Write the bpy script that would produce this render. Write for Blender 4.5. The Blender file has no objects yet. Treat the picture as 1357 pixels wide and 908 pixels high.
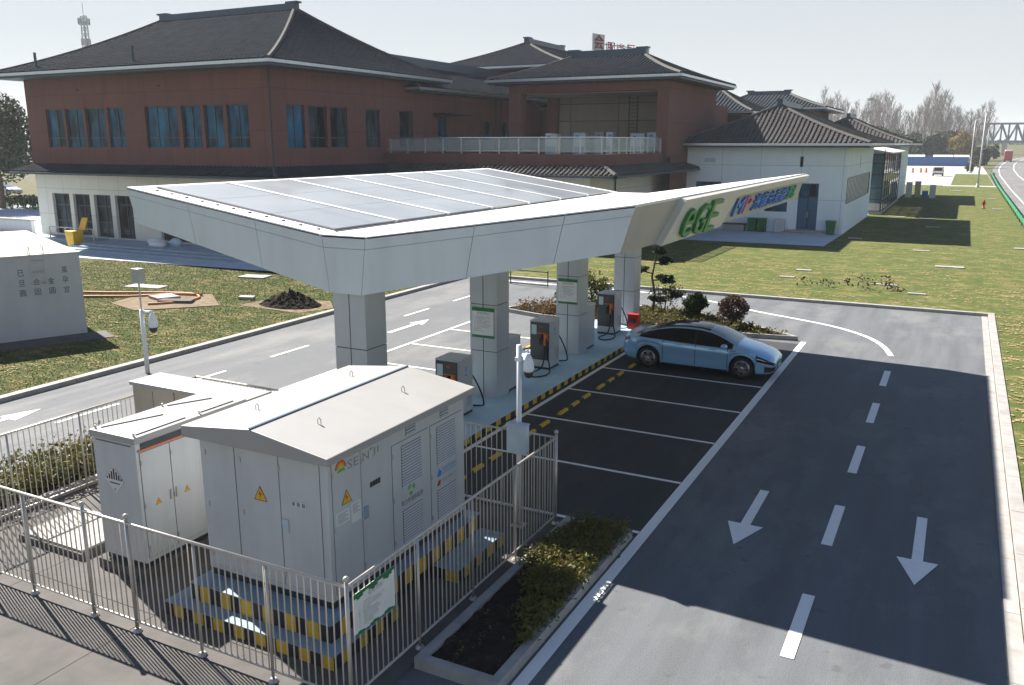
HZ=.268; DUST=.1; SKY_S=0.043; SUN_S=5; HAZE=0.00027; EXPO=1.42
import bpy, math, random
import numpy as np
from mathutils import Vector, Matrix
random.seed(7); rng = np.random.default_rng(7)
R = math.radians
SC = bpy.context.scene
COL = SC.collection
WL = {}                                   # world location of things whose parts are authored in world coordinates

# ------------------------------------------------------------------ mesh builder
class MB:
    def __init__(s): s.v = []; s.f = []; s.m = []
    def add(s, vs, fs, mi=0):
        o = len(s.v); s.v += [tuple(v) for v in vs]
        for f in fs: s.f.append(tuple(i + o for i in f)); s.m.append(mi)
        return s
    def quad(s, a, b, c, d, mi=0): return s.add([a, b, c, d], [(0, 1, 2, 3)], mi)
    def box(s, x0, y0, z0, x1, y1, z1, mi=0):
        v = [(x0,y0,z0),(x1,y0,z0),(x1,y1,z0),(x0,y1,z0),(x0,y0,z1),(x1,y0,z1),(x1,y1,z1),(x0,y1,z1)]
        return s.add(v, [(0,3,2,1),(4,5,6,7),(0,1,5,4),(1,2,6,5),(2,3,7,6),(3,0,4,7)], mi)
    def obox(s, c, ux, uy, hx, hy, z0, z1, mi=0):   # box turned in plan: centre, two unit axes, half sizes
        P = []
        for z in (z0, z1):
            for a, b in ((-1,-1),(1,-1),(1,1),(-1,1)):
                P.append((c[0]+ux[0]*a*hx+uy[0]*b*hy, c[1]+ux[1]*a*hx+uy[1]*b*hy, z))
        return s.add(P, [(0,3,2,1),(4,5,6,7),(0,1,5,4),(1,2,6,5),(2,3,7,6),(3,0,4,7)], mi)
    def prism(s, poly, d, mi=0):          # closed planar polygon (3-D points) pushed along d
        n = len(poly); d = Vector(d)
        a = [Vector(p) for p in poly]; b = [p + d for p in a]
        s.add(a + b, [tuple(range(n-1,-1,-1)), tuple(range(n, 2*n))] + [(i, (i+1)%n, n+(i+1)%n, n+i) for i in range(n)], mi)
        return s
    def slab(s, poly, z0, z1, mi=0): return s.prism([(x, y, z0) for x, y in poly], (0,0,z1-z0), mi)
    def tube(s, pts, r, n=8, mi=0, cap=True, r2=None):
        pts = [Vector(p) for p in pts]; k = len(pts); rings = []
        up = Vector((0,0,1)); prev = None
        for i, p in enumerate(pts):
            t = (pts[min(i+1,k-1)] - pts[max(i-1,0)])
            if t.length < 1e-9: t = Vector((0,0,1))
            t.normalize()
            if prev is None:
                a = t.cross(up if abs(t.z) < .95 else Vector((1,0,0))).normalized()
            else:
                a = prev - t * prev.dot(t)
                a = a.normalized() if a.length > 1e-6 else t.cross(Vector((1,0,0))).normalized()
            prev = a; b = t.cross(a)
            rr = r if r2 is None else r + (r2 - r) * i / max(k-1, 1)
            rings.append([p + (a*math.cos(2*math.pi*j/n) + b*math.sin(2*math.pi*j/n))*rr for j in range(n)])
        vs = [q for rg in rings for q in rg]; fs = []
        for i in range(k-1):
            for j in range(n): fs.append((i*n+j, i*n+(j+1)%n, (i+1)*n+(j+1)%n, (i+1)*n+j))
        if cap: fs += [tuple(range(n-1,-1,-1)), tuple((k-1)*n + j for j in range(n))]
        return s.add(vs, fs, mi)
    def cyl(s, x, y, z0, z1, r, n=16, mi=0, r2=None): return s.tube([(x,y,z0),(x,y,z1)], r, n, mi, True, r2)
    def lathe(s, c, prof, n=16, mi=0, axis='z'):
        vs = []; k = len(prof)
        for r, h in prof:
            for j in range(n):
                a = 2*math.pi*j/n; x, y = r*math.cos(a), r*math.sin(a)
                vs.append({'z':(c[0]+x,c[1]+y,c[2]+h),'y':(c[0]+x,c[1]+h,c[2]+y),'x':(c[0]+h,c[1]+x,c[2]+y)}[axis])
        fs = [(i*n+j, i*n+(j+1)%n, (i+1)*n+(j+1)%n, (i+1)*n+j) for i in range(k-1) for j in range(n)]
        fs += [tuple(range(n-1,-1,-1)), tuple((k-1)*n+j for j in range(n))]
        return s.add(vs, fs, mi)
    def ball(s, c, rx, ry=None, rz=None, n=12, mi=0):
        ry = rx if ry is None else ry; rz = rx if rz is None else rz
        vs = []; fs = []; k = max(n//2, 4)
        for i in range(k+1):
            th = math.pi*i/k
            for j in range(n):
                a = 2*math.pi*j/n
                vs.append((c[0]+rx*math.sin(th)*math.cos(a), c[1]+ry*math.sin(th)*math.sin(a), c[2]-rz*math.cos(th)))
        for i in range(k):
            for j in range(n): fs.append((i*n+j, i*n+(j+1)%n, (i+1)*n+(j+1)%n, (i+1)*n+j))
        return s.add(vs, fs, mi)
    def merge(s, o, mi=None):
        off = len(s.v); s.v += o.v
        for f, m in zip(o.f, o.m): s.f.append(tuple(i+off for i in f)); s.m.append(m if mi is None else mi)
        return s
    def build(s, name, mats, parent=None, smooth=False, bevel=0, recalc=False):
        me = bpy.data.meshes.new(name)
        off = WL.get(parent.name, (0,0,0)) if parent is not None else (0,0,0)
        vs = s.v
        if any(off): vs = [(x-off[0], y-off[1], z-off[2]) for x, y, z in s.v]
        me.from_pydata(vs, [], s.f)
        for m in (mats if isinstance(mats, (list, tuple)) else [mats]): me.materials.append(m)
        if any(s.m): me.polygons.foreach_set('material_index', s.m)
        if smooth: me.polygons.foreach_set('use_smooth', [True]*len(s.f))
        me.update()
        if recalc:
            import bmesh
            bm = bmesh.new(); bm.from_mesh(me); bmesh.ops.remove_doubles(bm, verts=bm.verts, dist=1e-5)
            bmesh.ops.recalc_face_normals(bm, faces=bm.faces); bm.to_mesh(me); bm.free()
        o = bpy.data.objects.new(name, me); COL.objects.link(o)
        if parent is not None:
            o.parent = parent; WL[o.name] = off
        if bevel:
            md = o.modifiers.new('Bevel', 'BEVEL'); md.width = bevel; md.segments = 2; md.limit_method = 'ANGLE'
        return o

def tag(o, label=None, cat=None, group=None, kind=None):
    if label: o['label'] = label
    if cat: o['category'] = cat
    if group: o['group'] = group
    if kind: o['kind'] = kind
    return o
def thing(name, label, cat, loc=(0,0,0), group=None):
    o = bpy.data.objects.new(name, None); COL.objects.link(o); o.location = loc; o.empty_display_size = .2
    WL[o.name] = tuple(loc)
    return tag(o, label, cat, group)
def struct(name, mb, mats, smooth=False): return tag(mb.build(name, mats, None, smooth), kind='structure')
def stuff(name, mb, mats, label, cat): return tag(mb.build(name, mats), label, cat, None, 'stuff')
def dup(o, loc=None, rz=None, scale=None, label=None, parent=None):
    c = o.copy(); COL.objects.link(c)
    if parent is not None: c.parent = parent
    if loc is not None: c.location = loc
    if rz is not None: c.rotation_euler = (0,0,rz)
    if scale is not None: c.scale = scale if isinstance(scale, tuple) else (scale,)*3
    if label: c['label'] = label
    for ch in list(o.children): dup(ch, parent=c)
    return c

# ------------------------------------------------------------------ materials
def _n(nt, t, **k):
    n = nt.nodes.new(t)
    for a, b in k.items(): setattr(n, a, b)
    return n
def base_mat(name, col, rough=.6, metal=0., spec=.5):
    m = bpy.data.materials.new(name); m.use_nodes = True
    b = m.node_tree.nodes['Principled BSDF']
    b.inputs['Base Color'].default_value = (*col, 1); b.inputs['Roughness'].default_value = rough
    b.inputs['Metallic'].default_value = metal; b.inputs['Specular IOR Level'].default_value = spec
    return m, m.node_tree, b
def coords(nt, scale=(1,1,1)):
    tc = _n(nt, 'ShaderNodeTexCoord'); mp = _n(nt, 'ShaderNodeMapping'); mp.inputs['Scale'].default_value = scale
    nt.links.new(tc.outputs['Object'], mp.inputs['Vector']); return mp.outputs['Vector']
def noise(nt, vec, scale, detail=4, rough=.6):
    n = _n(nt, 'ShaderNodeTexNoise'); n.inputs['Scale'].default_value = scale; n.inputs['Detail'].default_value = detail
    n.inputs['Roughness'].default_value = rough; nt.links.new(vec, n.inputs['Vector']); return n.outputs['Fac']
def ramp(nt, fac, lo, hi, a=0., b=1.):
    r = _n(nt, 'ShaderNodeMapRange'); r.inputs['From Min'].default_value = lo; r.inputs['From Max'].default_value = hi
    r.inputs['To Min'].default_value = a; r.inputs['To Max'].default_value = b
    nt.links.new(fac, r.inputs['Value']); return r.outputs['Result']
def mixc(nt, fac, c1, c2, mode='MIX'):
    x = _n(nt, 'ShaderNodeMix', data_type='RGBA', blend_type=mode)
    for s, v in ((0, fac), (6, c1), (7, c2)):
        if hasattr(v, 'is_linked') or hasattr(v, 'links'): nt.links.new(v, x.inputs[s])
        elif s == 0: x.inputs[0].default_value = v
        else: x.inputs[s].default_value = (*v, 1) if len(v) == 3 else v
    return x.outputs[2]
def bumpn(nt, b, h, strength=.3, dist=.02):
    n = _n(nt, 'ShaderNodeBump'); n.inputs['Strength'].default_value = strength; n.inputs['Distance'].default_value = dist
    nt.links.new(h, n.inputs['Height']); nt.links.new(n.outputs['Normal'], b.inputs['Normal'])
def M(name, col, rough=.6, metal=0., spec=.5, var=.12, vs=3., bump=0., bs=40., streak=None, rvar=0.):
    """plain surface with a little uneven tone; streak=(scale xyz, amount) adds stretched dirt"""
    m, nt, b = base_mat(name, col, rough, metal, spec)
    v = coords(nt)
    f = ramp(nt, noise(nt, v, vs, 5), .3, .7)
    c = mixc(nt, f, tuple(x*(1-var) for x in col), tuple(min(x*(1+var),1) for x in col))
    if streak:
        f2 = ramp(nt, noise(nt, coords(nt, streak[0]), 1., 4), .45, .75, 0, streak[1])
        c = mixc(nt, f2, c, tuple(x*.55 for x in col))
    nt.links.new(c, b.inputs['Base Color'])
    if bump: bumpn(nt, b, noise(nt, v, bs, 3), bump, .01)
    if rvar: nt.links.new(ramp(nt, noise(nt, v, vs*2.3, 4), .3, .7, max(rough-rvar,.02), rough+rvar), b.inputs['Roughness'])
    return m
def seam_wall(name, col, w, h, rough=.75, seam=.45, var=.07, line=.012, spec=.3, dirt=.4):
    """wall panels w by h with thin joints; works on walls facing x or y"""
    m, nt, b = base_mat(name, col, rough, 0, spec)
    tc = _n(nt, 'ShaderNodeTexCoord'); sp = _n(nt, 'ShaderNodeSeparateXYZ'); nt.links.new(tc.outputs['Object'], sp.inputs[0])
    ad = _n(nt, 'ShaderNodeMath', operation='ADD'); nt.links.new(sp.outputs[0], ad.inputs[0]); nt.links.new(sp.outputs[1], ad.inputs[1])
    cb = _n(nt, 'ShaderNodeCombineXYZ'); nt.links.new(ad.outputs[0], cb.inputs[0]); nt.links.new(sp.outputs[2], cb.inputs[1])
    br = _n(nt, 'ShaderNodeTexBrick'); br.offset = 0; br.inputs['Scale'].default_value = 1
    br.inputs['Brick Width'].default_value = w; br.inputs['Row Height'].default_value = h
    br.inputs['Mortar Size'].default_value = line; br.inputs['Mortar Smooth'].default_value = .1
    br.inputs['Color1'].default_value = (*[x*(1-var) for x in col], 1); br.inputs['Color2'].default_value = (*[x*(1+var) for x in col], 1)
    br.inputs['Mortar'].default_value = (*[x*seam for x in col], 1)
    nt.links.new(cb.outputs[0], br.inputs['Vector'])
    v = coords(nt, (1,1,.25))
    f = ramp(nt, noise(nt, v, 1.3, 5), .42, .8, 0, dirt)
    c = mixc(nt, f, br.outputs['Color'], tuple(x*.6 for x in col))
    f3 = ramp(nt, noise(nt, coords(nt), 9, 3), .3, .7)
    c = mixc(nt, .12, c, mixc(nt, f3, (0,0,0), (1,1,1)), 'SOFT_LIGHT')
    nt.links.new(c, b.inputs['Base Color']); bumpn(nt, b, noise(nt, coords(nt), 60, 2), .15, .005)
    return m
def tile_mat(name, col, course=.26):
    m, nt, b = base_mat(name, col, .92, 0, .08)
    v = coords(nt)
    w = _n(nt, 'ShaderNodeTexWave', wave_type='BANDS', bands_direction='Z', wave_profile='SAW')
    w.inputs['Scale'].default_value = .314/(course*.45); nt.links.new(v, w.inputs['Vector'])
    f = ramp(nt, noise(nt, v, 1.1, 6), .3, .7); f2 = ramp(nt, noise(nt, v, 14, 2), .3, .7)
    c = mixc(nt, f, tuple(x*.72 for x in col), tuple(x*1.3 for x in col))
    c = mixc(nt, f2, c, mixc(nt, .5, c, tuple(x*1.6 for x in col)))
    nt.links.new(c, b.inputs['Base Color']); bumpn(nt, b, w.outputs['Fac'], .7, .05)
    return m
def asphalt_mat(name, col, streaks=True):
    m, nt, b = base_mat(name, col, .85, 0, .35)
    v = coords(nt)
    big = ramp(nt, noise(nt, v, .16, 5), .38, .62); mid = ramp(nt, noise(nt, v, .9, 6, .65), .39, .61)
    st = ramp(nt, noise(nt, coords(nt, (1.6,.10,1)), 1.2, 6, .6), .40, .60)
    sp = ramp(nt, noise(nt, v, 55, 2), .35, .65)
    c = mixc(nt, big, tuple(x*.80 for x in col), tuple(x*1.16 for x in col))
    c = mixc(nt, .7, c, mixc(nt, mid, tuple(x*.72 for x in col), tuple(x*1.3 for x in col)))
    if streaks: c = mixc(nt, .75, c, mixc(nt, st, tuple(x*.62 for x in col), tuple(x*1.42 for x in col)))
    c = mixc(nt, .6, c, mixc(nt, sp, tuple(x*.6 for x in col), tuple(x*1.45 for x in col)))
    dust = ramp(nt, noise(nt, coords(nt, (.5,.22,1)), .8, 7, .7), .50, .64, 0, .5)
    c = mixc(nt, dust, c, (col[0]*1.9, col[1]*1.8, col[2]*1.6))
    spot = ramp(nt, noise(nt, v, 2.7, 2), .66, .72, 0, .5)
    c = mixc(nt, spot, c, tuple(x*.6 for x in col))
    nt.links.new(c, b.inputs['Base Color']); bumpn(nt, b, noise(nt, v, 90, 3), .5, .006)
    nt.links.new(ramp(nt, st, 0, 1, .74, .92), b.inputs['Roughness'])
    return m
def grass_mat(name, g1, g2, straw, amount=.5):
    m, nt, b = base_mat(name, g1, .95, 0, .15)
    v = coords(nt)
    f = ramp(nt, noise(nt, v, .35, 6, .65), .3, .7); c = mixc(nt, f, g1, g2)
    md = ramp(nt, noise(nt, v, 2.2, 5, .7), .36, .64); c = mixc(nt, .55, c, mixc(nt, md, tuple(x*.62 for x in g1), tuple(x*1.35 for x in g2)))

    s2 = ramp(nt, noise(nt, v, .10, 4), .5, .75, 0, .35); c = mixc(nt, s2, c, tuple(.5*a+.5*q for a, q in zip(straw, g2)))
    sp = ramp(nt, noise(nt, v, 26, 3), .3, .7); c = mixc(nt, .5, c, mixc(nt, sp, tuple(x*.5 for x in g1), tuple(x*1.5 for x in g2)))
    s = ramp(nt, noise(nt, coords(nt, (.75,1.6,1)), .8, 8, .72), .50, .60, 0, amount*.75); c = mixc(nt, s, c, straw)
    s3 = ramp(nt, noise(nt, coords(nt, (.8,1.6,1)), 2.4, 5, .7), .57, .63, 0, amount); c = mixc(nt, s3, c, tuple(x*1.2 for x in straw))
    s4 = ramp(nt, noise(nt, coords(nt, (.9,1.4,1)), 1.7, 5, .7), .60, .66, 0, .55); c = mixc(nt, s4, c, tuple(x*.8 for x in g1))
    nt.links.new(c, b.inputs['Base Color']); bumpn(nt, b, noise(nt, v, 30, 4), .9, .04)
    return m
def leaf_mat(name, c1, c2, c3=None, scale=1.2):
    m, nt, b = base_mat(name, c1, .6, 0, .3)
    v = coords(nt)
    c = mixc(nt, ramp(nt, noise(nt, v, scale, 4, .7), .35, .65), c1, c2)
    if c3: c = mixc(nt, ramp(nt, noise(nt, v, scale*2.6, 3), .55, .7), c, c3)
    nt.links.new(c, b.inputs['Base Color'])
    t = _n(nt, 'ShaderNodeBsdfTranslucent'); nt.links.new(c, t.inputs['Color'])
    mx = _n(nt, 'ShaderNodeMixShader'); mx.inputs[0].default_value = .25
    out = nt.nodes['Material Output']
    nt.links.new(b.outputs[0], mx.inputs[1]); nt.links.new(t.outputs[0], mx.inputs[2]); nt.links.new(mx.outputs[0], out.inputs['Surface'])
    return m
def glass_mat(name, col=(.015,.03,.045), rough=.06, var=.5):
    m, nt, b = base_mat(name, col, rough, 0, .9)
    v = coords(nt, (1,1,.35))
    c = mixc(nt, ramp(nt, noise(nt, v, .9, 3), .38, .62), tuple(x*(1-var) for x in col), tuple(x*(1+var*2) for x in col))
    nt.links.new(c, b.inputs['Base Color']); bumpn(nt, b, noise(nt, coords(nt), .8, 1), .05, .05)
    b.inputs['Specular IOR Level'].default_value = .11
    return m
def clear_glass(name, tint=(.8,.9,.88), alpha=.25, rough=.03):
    m, nt, b = base_mat(name, tint, rough, 0, .5)
    b.inputs['Alpha'].default_value = alpha
    return m

A_ = asphalt_mat('asphalt', (.112,.121,.131))
A_STALL = asphalt_mat('shaded_asphalt', (.040,.043,.047))  # same asphalt as the yard, canopy shade put into a darker colour
A_FAR = asphalt_mat('highway_asphalt', (.15,.15,.15))
CONC = M('concrete', (.36,.35,.33), .85, 0, .3, .13, 1.2, .3, 60, ((1.5,.6,1), .35))
CONC_D = M('shop_concrete', (.105,.10,.094), .85, 0, .3, .2, 1.6, .3, 50, ((1.2,.7,1), .4))  # dark grey, with the dimming of the view's bottom edge put into it
PLAZA = M('plaza_paving', (.47,.54,.60), .8, 0, .3, .10, .8, .2, 30, ((.3,1.4,1), .3))
FARPLAZA = M('far_concrete', (.42,.41,.39), .9, 0, .2, .08, .1)
KERB = M('kerb_stone', (.34,.33,.315), .85, 0, .3, .16, 2.5, .4, 40, ((3,3,1), .35))
ISLAND = M('island_floor', (.44,.62,.74), .6, 0, .4, .08, 1.5, .1, 60, ((1,1,1), .2))
W_PAINT = M('road_paint_white', (.84,.83,.81), .7, 0, .3, .10, 5., .3, 80, ((5,5,1), .32))
Y_PAINT = M('hazard_yellow', (.62,.40,.03), .55, 0, .4, .14, 5., 0, 40, ((5,5,3), .35))
K_PAINT = M('hazard_black', (.02,.02,.022), .6, 0, .4, .2, 5)
RUB = M('black_rubber', (.018,.018,.02), .65, 0, .3, .2, 6)
GRASS = grass_mat('lawn_grass', (.036,.058,.012), (.060,.082,.020), (.24,.185,.085), .75)
GRASS_R = grass_mat('dry_lawn_grass', (.052,.082,.018), (.098,.122,.034), (.25,.20,.085), .65)
FIELD = grass_mat('open_ground', (.07,.08,.04), (.12,.115,.06), (.20,.17,.10), .5)
SOIL = M('dark_soil', (.028,.022,.017), .95, 0, .1, .4, 5, 1., 22)
DIRT = M('pale_dirt', (.20,.16,.11), .95, 0, .1, .25, 3, .6, 20)
CAB = M('cabinet_white_paint', (.50,.525,.535), .42, 0, .5, .05, 1.2, .06, 8, ((3.5,3.5,.35), .22), .08)
CAB_SEAM = M('cabinet_joint', (.13,.135,.14), .6)
CABTOP = M("cabinet_roof_paint", (.34,.335,.325), .45, 0, .5, .05, 1.0, 0, 8, ((.8,2.5,1), .12))
TAN = M('tan_cabinet_paint', (.42,.37,.29), .55, 0, .4, .08, 2, 0, 8, ((3,3,.4), .2))
BLUE_STEP = M('step_paint_blue', (.22,.30,.37), .6, 0, .4, .12, 4, 0, 8, ((4,4,2), .3))
STEEL = M('stainless_steel', (.50,.475,.435), .40, .5, .5, .1, 6, 0, 30, None, .1)
POLE_W = M('white_pole_paint', (.72,.74,.76), .4, 0, .5, .04, 3)
ALU = M('canopy_panel', (.56,.625,.67), .36, .15, .5, .05, .5, .05, 2, ((1.6,1.6,.2), .22), .05)
ALU_TOP = M('canopy_white_trim', (.74,.74,.73), .5, 0, .4, .04, 1.)
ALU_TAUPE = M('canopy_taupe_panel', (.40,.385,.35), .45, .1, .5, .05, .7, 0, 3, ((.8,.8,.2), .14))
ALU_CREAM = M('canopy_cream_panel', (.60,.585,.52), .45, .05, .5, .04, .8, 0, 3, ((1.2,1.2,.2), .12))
COLM = M('column_panel', (.42,.46,.49), .4, .2, .5, .05, 1., 0, 3, ((2,2,.25), .16))
DARK = M('dark_metal', (.03,.04,.05), .5, .2, .5, .15)
RED_W = seam_wall('red_render', (.185,.088,.078), 2.05, 2.55, .85, .55, .05, .014)
RED_D = seam_wall('red_render_trim', (.165,.077,.069), 3.1, 4., .85, .6, .05, .012)
CREAM_W = seam_wall('cream_stone_panels', (.74,.71,.64), 1.95, 1.85, .7, .5, .04, .012, .3, .18)
WHITE_W = seam_wall('white_wall_panels', (.76,.84,.89), 3.1, 2.6, .7, .5, .03, .014, .3, .15)
LOGGIA_C = seam_wall('bare_concrete_wall', (.30,.275,.235), 4.5, 1.45, .9, .45, .16, .05, .2, .4)
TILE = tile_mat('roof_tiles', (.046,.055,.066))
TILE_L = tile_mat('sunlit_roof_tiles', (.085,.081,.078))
HIPT = M('hip_tiles', (.10,.098,.094), .85, 0, .15, .2, 6)
RIDGE = M('ridge_cap_metal', (.055,.085,.115), .4, .3, .5, .1)
GUT = M('gutter_metal', (.46,.50,.54), .28, .7, .5, .06)
EAVE = M('eave_board', (.05,.075,.10), .5, .1, .5, .1)
WFRAME = M('window_frame', (.055,.075,.09), .4, .3, .5, .1)
WGLASS = glass_mat('window_glass', (.006,.055,.105), .06, .75)
WGLASS2 = glass_mat('shop_glass', (.03,.042,.05), .05, .7)
CLEAR = clear_glass('balustrade_glass', (.55,.68,.68), .22)
PORCHG = clear_glass('porch_glass', (.05,.12,.14), .62)
PV = None
def pv_mat():
    m, nt, b = base_mat('solar_glass', (.10,.12,.15), .16, 0, .8)
    v = coords(nt)
    f = ramp(nt, noise(nt, v, .35, 5, .6), .4, .7)
    c = mixc(nt, f, (.19,.21,.225), (.27,.29,.305))
    f2 = ramp(nt, noise(nt, coords(nt, (.35,1.2,1)), .8, 4), .62, .72, 0, .6)
    c = mixc(nt, f2, c, (.14,.145,.15))
    nt.links.new(c, b.inputs['Base Color']); b.inputs['Coat Weight'].default_value = .5; b.inputs['Coat Roughness'].default_value = .06
    b.inputs['Roughness'].default_value = .45
    return m
PV = pv_mat()
GREEN = M('letter_green', (.015,.22,.035), .4, 0, .5, .1)
SIGN_W = M('sign_face_white', (.66,.68,.67), .5, 0, .4, .05, 4)
SIGN_G = M('sign_band_green', (.01,.16,.045), .5, 0, .4, .1)
INK = M('print_grey', (.22,.23,.25), .6)
INK_K = M('print_black', (.025,.025,.028), .5)
BLUE_L = M('letter_blue', (.06,.22,.62), .4)
PINK_L = M('letter_pink', (.62,.16,.32), .4)
TEAL_L = M('letter_teal', (.02,.35,.22), .4)
ORANGE = M('orange_plastic', (.62,.13,.02), .45)
RED_P = M('red_paint', (.45,.02,.018), .4)
YEL_P = M('yellow_plastic', (.72,.42,.01), .45)
WARN = M('warning_yellow', (.75,.40,.02), .5)
BIN_G = M('bin_green', (.01,.13,.04), .5, 0, .4, .1)
CAMW = M('camera_white', (.75,.78,.82), .35)
BOXG = M('box_pale_blue', (.46,.56,.62), .45)
BLOCK = M('block_render', (.50,.515,.53), .85, 0, .3, .06, .8, .3, 30, ((1.6,1.6,.2), .22))
STEN = M('stencil_dark', (.05,.07,.08), .7)
WOOD = M('bark', (.10,.075,.055), .9, 0, .2, .3, 6)
BAREW = M('bare_twigs', (.23,.20,.19), .9, 0, .1, .15)
L_DARK = leaf_mat('evergreen_leaves', (.018,.034,.010), (.045,.065,.018), (.085,.085,.02), .9)
L_CAMPH = leaf_mat('camphor_leaves', (.02,.035,.012), (.05,.065,.02), (.10,.095,.03), .7)
L_YEL = leaf_mat('autumn_leaves', (.18,.135,.02), (.30,.21,.03), (.12,.11,.02), .5)
L_HEDGE = leaf_mat('hedge_leaves', (.07,.085,.018), (.15,.135,.028), (.20,.12,.035), 3.)
L_BALL = leaf_mat('clipped_leaves', (.02,.05,.012), (.04,.08,.02), None, 5.)
L_PURP = leaf_mat('purple_leaves', (.055,.03,.028), (.10,.055,.04), (.09,.07,.03), 5.)
L_DRY = leaf_mat('dry_ground_leaves', (.16,.085,.04), (.10,.09,.03), (.25,.15,.07), 3.)
CARP = None
def car_paint():
    m, nt, b = base_mat('light_blue_car_paint', (.30,.55,.82), .16, .35, .5)
    b.inputs['Coat Weight'].default_value = 1; b.inputs['Coat Roughness'].default_value = .03
    return m
CARP = car_paint()
CARG = M('car_glass', (.006,.007,.009), .06, 0, .4, .1)
WSHIELD = M('car_windscreen', (.20,.27,.30), .05, 0, .9, .1)  # pale colour stands in for the canopy and horizon reflected in the glass
ALLOY = M('alloy_rim', (.55,.55,.55), .3, .6)
LENS = M('lamp_lens', (.55,.57,.6), .1, 0, .8)
TAIL = M('tail_lamp', (.30,.01,.01), .15, 0, .7)

# ------------------------------------------------------------------ lettering as mesh
_tc = {}
def text_geo(body):
    if body not in _tc:
        cu = bpy.data.curves.new('lettering', 'FONT'); cu.body = body; cu.resolution_u = 2
        o = bpy.data.objects.new('lettering', cu); COL.objects.link(o)
        bpy.context.view_layer.update()
        me = bpy.data.meshes.new_from_object(o.evaluated_get(bpy.context.evaluated_depsgraph_get()))
        vs = [tuple(v.co) for v in me.vertices]; fs = [tuple(p.vertices) for p in me.polygons]
        bpy.data.objects.remove(o); bpy.data.curves.remove(cu); bpy.data.meshes.remove(me)
        _tc[body] = (vs, fs)
    return _tc[body]
def put_text(mb, body, org, u, v, w, h, depth=.0, mi=0, lean=0.):
    """fit the text into a w by h rectangle: lower-left corner org, axes u, v; depth pushes it out as solid letters"""
    vs, fs = text_geo(body)
    if not vs: return mb
    x0 = min(p[0] for p in vs); x1 = max(p[0] for p in vs); y0 = min(p[1] for p in vs); y1 = max(p[1] for p in vs)
    org, u, v = Vector(org), Vector(u), Vector(v); n = u.cross(v).normalized()
    f = lambda p, d: org + u*((p[0]-x0)/max(x1-x0,1e-6)*w + lean*(p[1]-y0)/max(y1-y0,1e-6)*h) + v*((p[1]-y0)/max(y1-y0,1e-6)*h) + n*d
    if depth <= 0: mb.add([f(p, .0) for p in vs], fs, mi); return mb
    k = len(vs); edges = {}
    for fc in fs:
        for a, b in zip(fc, fc[1:]+fc[:1]):
            e = (min(a,b), max(a,b)); edges[e] = None if e in edges else (a, b)
    side = [(b_, a_, a_+k, b_+k) for e in edges.values() if e for a_, b_ in [(e[1], e[0])]]
    mb.add([f(p, depth) for p in vs] + [f(p, 0) for p in vs], fs + [(a, b, b+k, a+k) for e in edges.values() if e for a, b in [e]], mi)
    return mb
# ================================================================== THE SETTING: ground, roads, paving
def rect(x0, y0, x1, y1, z): return MB().quad((x0,y0,z),(x1,y0,z),(x1,y1,z),(x0,y1,z))
def poly(pts, z): return MB().add([(x,y,z) for x,y in pts], [tuple(range(len(pts)))])
struct('ground', rect(-3000,-2500,3000,3500,-.06), FIELD)
struct('asphalt_yard', rect(-23.0,-40,1.30,39.95,0), A_)
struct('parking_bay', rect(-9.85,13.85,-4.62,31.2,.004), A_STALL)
lw = MB()
def grid_rect(mb, x0, y0, x1, y1, z, n=1): mb.quad((x0,y0,z),(x1,y0,z),(x1,y1,z),(x0,y1,z))
grid_rect(lw, -75,-40,-23.3,34.9,.10)
struct('lawn', lw, GRASS)
lw = MB(); grid_rect(lw, -24,40.2,4.9,163,.10); grid_rect(lw, 1.70,-40,4.9,40.2,.10); grid_rect(lw,-1.9,164.6,4.6,226,.125)
struct('side_lawn', lw, GRASS_R)
k = MB()
for i in range(38): k.box(-23.30, -36+i*2, -.05, -23.02, -36+i*2+1.985, .13)
for i in range(12): k.box(-23.0+i*2, 39.95, -.05, -23.0+i*2+1.985, 40.2, .13)
k.box(1.0, 39.95, -.05, 1.72, 40.2, .13)
for i in range(40): k.box(1.47, -40+i*2, -.05, 1.70, -40+i*2+1.985, .13)
struct('road_kerb', k, KERB)
g = MB()
for i in range(40): g.box(1.24, -40+i*2, -.05, 1.455, -40+i*2+1.99, .012)
struct('drain_gutter', g, KERB)
struct('plaza', poly([(-95,34.5),(-47.7,34.5),(-24,36.2),(-19.9,50.2),(-17.9,61.6),(-8.05,61.9),(-7.9,71),(-8.3,135),(-95,135)], .125), PLAZA)
struct('far_plaza', rect(-70,163,4.7,306,.11), FARPLAZA)
struct('path', rect(-3,160.5,4.9,163,.118), FARPLAZA)
# concrete yard around and in front of the cabinets, with sawn joints as separate slabs
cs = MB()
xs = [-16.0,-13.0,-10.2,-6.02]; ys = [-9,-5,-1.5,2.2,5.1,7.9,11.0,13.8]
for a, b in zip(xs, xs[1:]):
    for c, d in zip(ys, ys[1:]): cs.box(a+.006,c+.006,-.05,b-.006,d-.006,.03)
struct('concrete_yard', cs, CONC_D)
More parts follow.
